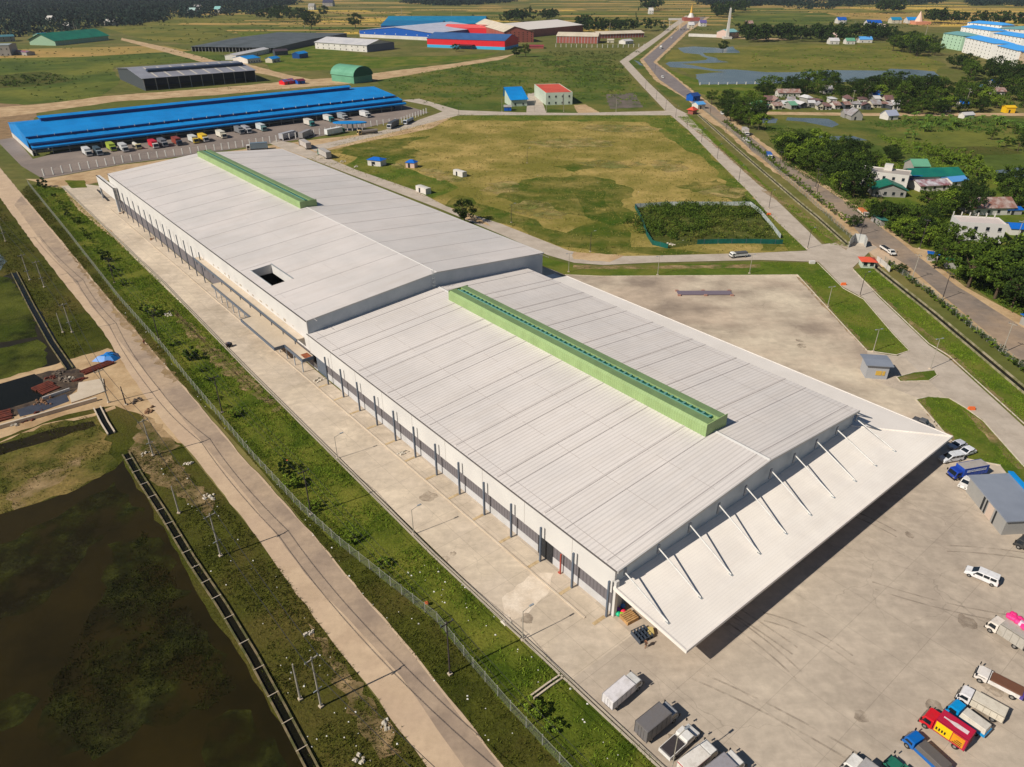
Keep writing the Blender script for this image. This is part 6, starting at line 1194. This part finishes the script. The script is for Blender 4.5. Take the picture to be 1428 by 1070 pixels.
def bunds():
    C = []; sz = []; r_ = random.Random(14)
    for k in range(120):
        x, y = (r_.uniform(360,1440), r_.uniform(6,44)) if k < 80 else (r_.uniform(-40,420), r_.uniform(62,150)) if k < 105 else (r_.uniform(1080,1440), r_.uniform(166,245))
        a = G(x, y); ang = r_.choice([.66,.66+1.57,.1,1.4])+r_.uniform(-.1,.1); L_ = r_.uniform(40,260) if y < 62 else r_.uniform(20,90); n = int(L_/2.2); s = 2.2 if y < 62 else .8
        t = np.array([r_.uniform(0, L_) for _ in range(n)]); q = np.stack([a.x+t*math.cos(ang), a.y+t*math.sin(ang), np.zeros(n)], 1)+np.abs(rng.normal(size=(n, 3)))*s*.4; C.append(q); sz.append(rng.uniform(.5,1.3,n)*s)
    tag(put('field_bunds', leaf_mesh('field_bunds', np.concatenate(C), np.concatenate(sz), leafm('bund weeds',(70,82,40),(54,64,32))), None), 'weedy bunds and hedge lines crossing the far fields', None, None, 'stuff')
bunds()
cover('scrub', 'low bushes sprinkled over the far left meadows', [(-60,72),(130,66),(300,70),(330,84),(165,92),(165,118),(130,140),(-60,150)], 160, .8, 2.2, lm_m, .9, per=14, h=.6)
cover('scrub', 'low bushes sprinkled over the plain beyond the depot', [(160,36),(330,24),(520,14),(620,24),(500,60),(340,60),(200,60)], 220, 1.5, 4.0, lm_m, 1.6, per=12, h=.6)
cover('scrub', 'low growth sprinkled over the marsh beyond the lagoon', [(1040,70),(1300,62),(1310,98),(1100,98),(1040,92)], 160, .8, 2.4, lm_l, 1.2, per=12, h=.5)
cover('scrub', 'bushes along the left meadows', [(0,108),(60,102),(110,112),(60,120),(0,122)], 90, 1.5, 3.5, lm_m, 1.1, per=20, h=.7)
def clump(x, y): return math.sin(x*.31+1.7*math.sin(y*.23))+math.sin(y*.37+1.3*math.sin(x*.19+2))+.7*math.sin(x*.9+y*.7)+.5*math.sin(x*1.7-y*1.3)
def grass(label, px, n, h, wd, mat, per=3): tag(put('grass_tufts', blade_mesh('grass_tufts', [(x, y, .07) for x, y in sample(px, n) if clump(x, y) > random.uniform(-1.6, 1.0)], h, wd, mat, per), None), label, None, None, 'stuff')
gm_l = leafm('lush blades',(118,136,42),(88,112,28),.35); gm_o = leafm('olive blades',(92,94,34),(66,74,22),.35); gm_d = leafm('dry blades',(160,148,84),(120,118,54)); gm_w = leafm('pond blades',(56,62,20),(34,40,14))
grass('tall lush grass inside the long wire fence', fence_px + drain_px[::-1], 28000, .42, .14, gm_l)
grass('rough grass between the near road and the wire fence', [(28,268),(83,333),(141,404),(237,517),(360,651),(481,800),(562,893),(700,1067),(780,1065),(712,992),(610,868),(475,762),(355,642),(231,491),(98,330),(40,258)], 8000, .32, .13, gm_o)
grass('rough grass between the ditch and the near road', [(-8,278),(38,338),(98,416),(132,459),(104,500),(60,440),(-40,330)], 6000, .4, .14, gm_o)
grass('rough grass on the lower verge left of the near road', [(185,600),(240,640),(360,752),(451,878),(592,1065),(600,1100),(450,1100),(432,1066),(352,916),(231,722),(176,634)], 8000, .35, .13, gm_o)
grass('weeds floating on the brown pond', [(150,820),(120,870),(85,935),(60,990),(130,1062),(200,1010),(290,990),(330,960),(268,850),(200,740)], 7000, .2, .14, gm_w)
grass('pale dry grass of the marshy bank', [(0,618),(75,590),(135,580),(165,650),(110,682),(0,718)], 1500, .3, .15, gm_o)
grass('grass tufts of the dry field', fb, 20000, .4, .22, gm_d); grass('green tufts of the dry field', fb, 5000, .45, .24, gm_o)
grass('grass of the canal verge', [(1189,376),(1218,374),(1396,522),(1428,548),(1428,592),(1323,497),(1224,412)], 9000, .3, .14, gm_l)
grass('grass of the upper canal verge', [(945,163),(960,160),(1072,262),(1184,345),(1150,340),(1068,262),(1000,203)], 8000, .35, .18, gm_l)
grass('grass of the yard lawns', [(1277,558),(1295,554),(1323,556),(1345,569),(1428,652),(1395,650),(1348,641)], 4000, .25, .12, gm_l)
grass('grass of the north yard lawn', [(1060,366),(1140,367),(1176,403),(1245,466),(1268,490),(1209,490),(1151,427),(1112,384)], 5000, .3, .12, gm_l)
# ================================================================= clutter
def sackpile(label, p, n, r, mat, name='rubble_heap', cat='heap'):
    q = G(*p); C = MB(); rr = random.Random(n+int(p[0]))
    for k in range(n):
        a = rr.uniform(0, 6.28); d = rr.uniform(0, r); s = rr.uniform(.12, .4); x, y = math.cos(a)*d, math.sin(a)*d*.6
        C.box(x-s,x+s,y-s*.7,y+s*.7,0,s*rr.uniform(.5,1.2),top=(x-s*.6,x+s*.7,y-s*.5,y+s*.4))
    return tag(put(name, C, mat, loc=(q.x,q.y,.12), rz=rr.uniform(0,3)), label, cat)
m_rub = M('pale rubble', S(206,196,180), S(170,158,140), scale=1.2, fvar=.2); m_rub2 = M('brown rubble', S(150,110,80), S(110,84,64), scale=1.2, fvar=.25)
for lab, p, n, r, m_ in (('heap of broken white rubble at the foot of a power pole',(293,694),16,1.8,m_rub),('pale rock beside the third power pole',(202,634),4,1.2,m_rub),('small white rubble at the near road edge',(262,648),6,1.2,m_rub),('tan stones on the olive verge left of the road',(434,882),5,1.0,m_rub),('white litter heap on the lower verge',(537,1010),12,1.6,m_rub),('white plastic litter near the bottom of the verge',(506,1058),9,1.4,m_rub),('white litter under the gravel slope of the lush strip',(236,438),14,2.4,m_rub),('white rubble at the bend of the netted plot',(935,341),14,2.6,m_rub),('stones scattered at the drain corner',(705,868),8,1.6,m_rub),('pale stones by the pickup in the far lawn corner',(1290,598),12,2.6,m_rub),('pale rubble beside the trailers behind the warehouse',(478,226),16,3.5,m_rub),('rubble at the trailers, nearer heap',(497,233),10,2.5,m_rub),('rubble inside the wide doorway of the near half',(765,768),18,1.6,m_rub),('grey stones at the first post of the near half',(446,531),14,1.6,m_rub),('rubble sacks against the wall midway along the near half',(561,632),12,1.4,m_rub),('brown rubble at the far annex pier',(170,298),10,1.8,m_rub2),('brown rubble by the far posts',(212,334),10,1.5,m_rub2),('brown earth heap in the stack yard by the pond',(60,560),20,3.5,m_rub2)): sackpile(lab, p, n, r, m_)
rr = random.Random(77); lm_ = MB(); lmat = M('white litter', S(222,218,210), fvar=.05)
for reg, n in (([(185,600),(360,752),(592,1065),(432,1066),(176,634)],55),([(83,333),(237,517),(481,800),(700,1067),(780,1065),(475,762),(231,491)],45),([(605,775),(785,943),(917,1067),(840,1060),(700,900),(560,800)],40),([(620,166),(900,166),(1100,345),(830,350),(480,230)],40)):
    for (x, y) in sample(reg, n, rs=rr): s = rr.uniform(.05,.16); lm_.box(x-s,x+s,y-s*.8,y+s*.8,.1,.1+s*.7,top=(x-s*.5,x+s*.6,y-s*.4,y+s*.5))
tag(put('litter', lm_, lmat), 'white litter scattered over the grass verges', None, None, 'stuff')
# rusty steel stacks, dark pool yard, blue tarpaulin at the left
def stack(label, a, b, w_, n, mat, h=.5):
    a, b = G(*a), G(*b); d = (b-a); L = d.length; T = thing('steel_stack', label, 'stack', (a.x,a.y,.1), math.atan2(d.y,d.x)); r_ = random.Random(int(L*10))
    for k in range(n): y = k*w_/n; put('bar_bundle', MB().box(r_.uniform(0,L*.08),L*r_.uniform(.9,1),y,y+w_/n*.8,0,h*r_.uniform(.6,1.1)), mat, T)
m_rust = M('rusty steel', S(116,54,36), S(86,42,32), scale=1.0, fvar=.2, rough=.8)
stack('rusty steel bars stacked under the blue tarpaulin', (118,524), (162,507), 2.8, 6, m_rust); stack('rusty steel bars lying at the edge of the dark basin', (60,552), (86,541), 5.5, 7, m_rust); stack('dark rusty scrap stack at the left edge', (-10,592), (20,584), 5, 5, m_rust)
sackpile('tangle of wet scrap between the stacks', (94,530), 40, 2.6, M('dark scrap', S(70,62,58), S(120,104,88), scale=2), 'scrap_heap'); sackpile('reddish scrap along the wall of the dark basin', (50,580), 26, 2.6, m_rust, 'scrap_heap'); sackpile('white cans by the left edge path', (22,592), 12, 1.6, m_rub, 'scrap_heap')
sheet('dirt', [(0,540),(50,523),(96,512),(118,520),(112,540),(98,552),(60,562),(0,590)], .115, M('dark stained ground', S(92,76,60), S(58,48,42), scale=.5, fvar=.3, rough=1), step=1.5, jit=.5)
sheet('basin', [(-120,560),(0,536),(48,522),(60,530),(62,552),(56,557),(0,574),(-120,590)], .12, m_ditch); sheet('basin', [(24,572),(60,561),(92,550),(97,560),(60,574),(28,582)], .125, M('slate slab', S(62,66,78), S(54,58,70), scale=.3))
tag(put('concrete_slab', MB().prism([tuple(G(x,y)[:2]) for x,y in ((97,553),(100,563),(147,547),(144,529),(110,535),(108,548))], .1, .3), m_conc), 'pale concrete slab beside the steel stacks', 'slab')
tag(put('basin_wall', MB().slab(G(-20,604), G(136,559), .6, .9, .1), m_conc), 'long low concrete wall between the basin and the grass', 'wall'); tag(put('basin_wall', MB().slab(G(60,558), G(98,545), .25, .7, .1), w_white), 'short white-capped wall of the basin', 'wall')
def tarp(label, pts, mat, h=1.2):
    P_ = [G(*p) for p in pts]; c = sum(P_, Vector())/len(P_); mb = MB(); n = len(P_)
    for i in range(n):
        a, b = P_[i]-c, P_[(i+1)%n]-c; am, bm = a*.55+Vector((0,0,h*random.uniform(.8,1.1))), b*.55+Vector((0,0,h)); mb.poly(a, b, bm, am); mb.poly(am, bm, Vector((0,0,h*1.15)))
    tag(put('tarpaulin', mb, mat, loc=(c.x,c.y,.12)), label, 'tarpaulin')
tarp('bright blue tarpaulin over the steel stack at the near road', [(128,505),(140,501),(150,494),(164,493),(168,500),(160,505),(146,506)], paint('blue tarpaulin',(20,120,200),.5))
for lab, p, n, r, m_ in (('pile of rusty offcuts left of the blue tarpaulin',(112,530),34,1.8,m_rust),('grey rusty scrap along the basin edge',(82,522),40,2.2,M('dark scrap', S(70,62,58))),('rusty scrap pieces by the low wall',(30,588),30,2.4,m_rust),('white cans and scrap at the basin corner',(98,528),16,1.2,m_rub),('reddish bars heap by the pond corner',(72,528),24,1.8,m_rust),('stones and planks on the bare dirt by the road',(205,575),20,2.4,m_rub2),('tangle of dark twigs on the bare dirt',(190,560),18,2.0,M('dark scrap', S(70,62,58)))): sackpile(lab, p, n, r, m_, 'scrap_heap')
# pallets, balls and crates at the near corner of the warehouse
T = thing('pallet', 'wooden pallet box under the edge of the near canopy', 'pallet', G(877,864), .55)
for k in range(6): put('plank', MB().box(-1.1,1.1,-1.0+k*.36,-1.0+k*.36+.27,.72,.82), M('pallet wood', S(190,150,100), S(166,126,80), scale=1), T)
put('frame', MB().box(-1.1,1.1,-1.0,-.9,.0,.7).box(-1.1,1.1,.95,1.05,0,.7).box(-1.1,-1,-.9,.95,0,.7).box(1,1.1,-.9,.95,0,.7), M('pallet wood'  , S(190,150,100)), T)
for (x, y, c, nm) in ((863,846,(226,160,40),'orange'),(868,848,(60,120,200),'blue'),(861,853,(120,60,180),'violet'),(869,856,(236,40,80),'bright pink'),(862,859,(20,180,130),'green'),(867,860,(150,210,40),'lime'),(866,843,(230,200,50),'yellow')):
    bmx = bmesh.new(); bmesh.ops.create_uvsphere(bmx, u_segments=14, v_segments=9, radius=.48); me = bpy.data.meshes.new('sack'); 
    for v in bmx.verts: v.co.z *= .8; v.co.x *= 1+.1*math.sin(v.co.y*7)
    bmx.to_mesh(me); bmx.free(); q = G(x, y); tag(put('sack', me, paint(nm+' sack', c, .5), loc=(q.x,q.y,.45), smooth=True), nm+' plump sack in the pile by the wooden pallet', 'sack', 'coloured sacks by the pallet')
T = thing('crate_rack', 'dark metal rack lying on the yard beside the canopy corner', 'rack', G(895,888), .5)
fr = MB()
for k in range(5): fr.box(-1.3+k*.62,-1.2+k*.62,-1.2,1.2,.1,.9)
for k in range(4): fr.box(-1.3,1.25,-1.2+k*.76,-1.1+k*.76,.8,.9)
put('frame', fr, paint('dark rack',(60,70,84)), T); put('tray', MB().box(-1.3,1.25,-1.2,1.2,.1,.18), paint('rack tray',(84,92,104)), T)
tag(put('yellow_board', MB().box(-.5,.5,-.7,.7,0,.9,top=(-.4,.4,-.6,.6)), M('yellowed board', S(196,174,110)), loc=tuple(G(907,884))), 'yellowed board box beside the dark metal rack', 'box')
T = thing('weighbridge', 'long dark steel weighbridge deck lying on the north yard', 'weighbridge', G(982,410), .0)
put('deck', MB().box(-8.6,8.6,-1.5,1.5,.25,.5), R_('weigh deck', (120,108,118)), T)
for x in (-8.4,0,8.4):
    for y in (-1.9,1.9): put('footing', MB().box(x-.5,x+.5,y-.3,y+.3,0,.6), R_('reddish footing', (166,126,110)), T)
tag(put('planter', MB().box(-.9,.9,-.6,.6,0,1.1), w_white, loc=tuple(G(1132,368))), 'white square planter box at the road junction', 'planter')
q = G(1132,368)
# ---- leaning dark beam near the far annex, red cart, motorcycles
tag(put('beam', MB().slab(G(136,266), G(151,281), .5, .5, .12), m_dark), 'dark beam lying on the apron by the far annex', 'beam')
def person(label, p, rz, top, leg, mode='walk'):
    q = G(*p); T = thing('person', label, 'person', (q.x,q.y,.12), rz)
    sk = bpy.data.meshes.new('body'); st = .22 if mode == 'walk' else .08
    vs = [(0,0,.95),(0,0,1.2),(0,0,1.45),(0,0,1.56),(0,0,1.68),(.0,.1,.92),(st,.1,.5),(st*.9,.1,.05),(st+.16,.1,.03),(0,-.1,.92),(-st*.5,-.1,.5),(-st,-.1,.05),(-st+.16,-.1,.03),(0,.2,1.42),(-.08,.26,1.12),(.06,.26,.88),(0,-.2,1.42),(.1,-.26,1.12),(.2,-.24,.9)]
    es = [(0,1),(1,2),(2,3),(3,4),(0,5),(5,6),(6,7),(7,8),(0,9),(9,10),(10,11),(11,12),(2,13),(13,14),(14,15),(2,16),(16,17),(17,18)]
    rd_ = [.15,.14,.13,.06,.1,.1,.065,.045,.04,.1,.065,.045,.04,.07,.045,.035,.07,.045,.035]
    sk.from_pydata(vs, es, []); o = bpy.data.objects.new('body', sk); COL.objects.link(o); o.parent = T
    m = o.modifiers.new('skin', 'SKIN'); sv = sk.skin_vertices[0].data
    for i, r in enumerate(rd_): sv[i].radius = (r, r)
    sv[0].use_root = True; s_ = o.modifiers.new('sub', 'SUBSURF'); s_.levels = 1; s_.render_levels = 1; sk.materials.append(paint('skin',(150,104,76),.6))
    put('shirt', MB().prism([(.17*math.cos(k*.785),.24*math.sin(k*.785)) for k in range(8)], .98, 1.48), paint('cloth %d %d %d' % top, top, .9), T, bevel=.05)
    put('trousers', MB().prism([(.15*math.cos(k*.785),.2*math.sin(k*.785)) for k in range(8)], .55, 1.0), paint('cloth %d %d %d' % leg, leg, .9), T, bevel=.05)
    put('hair', MB().prism([(.115*math.cos(k*.785),.115*math.sin(k*.785)) for k in range(8)], 1.68, 1.8), m_black, T, bevel=.04)
person('person in a rust brown shirt walking on the near road', (202,482), 2.2, (120,60,40), (40,40,44)); person('person in dark clothes bending by the black cart on the apron', (317,486), 1.0, (60,60,70), (40,44,60)); person('person in brown crossing the yard by the metal rack', (900,904), .5, (90,60,44), (60,50,40))
person('person walking beside the highway opposite the gate', (1190,309), 1.2, (160,150,140), (50,50,60)); person('second person at the highway edge opposite the gate', (1182,307), .2, (70,70,80), (40,40,44))
T = thing('handcart', 'small black loaded handcart on the apron edge', 'handcart', G(320,484), .6); put('tray', MB().box(-.8,.8,-.5,.5,.5,1.1), m_dark, T); put('load', MB().box(-.6,.5,-.4,.4,1.1,1.5,top=(-.3,.3,-.2,.2)), R_('grey load', (84,84,96)), T); wheels(T, (-.4,.4), 1.2, .35)
for p, t in (((401,647),'orange-brown cloth hanging on a bush by the long wire fence'),((595,845),'orange-brown cloth on the wire fence further down')): q = G(*p); tag(put('cloth', MB().box(-.35,.35,-.25,.25,.6,.9,top=(-.2,.2,-.1,.2)), paint('orange cloth',(206,104,50),.9), loc=tuple(q)), t, 'cloth')
for p, t in (((1176,398),'orange marker board on the verge near the lower lamp post'),((1354,572),'orange marker board at the edge of the near road, by the lawn'),((1072,300),'small orange marker beside the diagonal road')): q = G(*p); tag(put('marker_board', MB().box(-.9,.9,-.3,.3,0,.9,top=(-.7,.7,-.2,.2)), paint('orange plastic',(232,110,50),.6), loc=tuple(q)), t, 'marker')
# ---- air
hz = M('air', (1,1,1,1)); hz.node_tree.nodes.clear(); _o = hz.node_tree.nodes.new('ShaderNodeOutputMaterial'); _v = hz.node_tree.nodes.new('ShaderNodeVolumePrincipled')
_v.inputs['Color'].default_value = (.80,.88,1,1); _v.inputs['Density'].default_value = HAZE_D; _v.inputs['Anisotropy'].default_value = .2
hz.node_tree.links.new(_v.outputs[0], _o.inputs['Volume'])
if HAZE_D > 0: tag(put('haze', MB().box(-9500,9500,-600,12500,-1.0,95), hz), 'thin bluish air over the plain', kind='stuff')
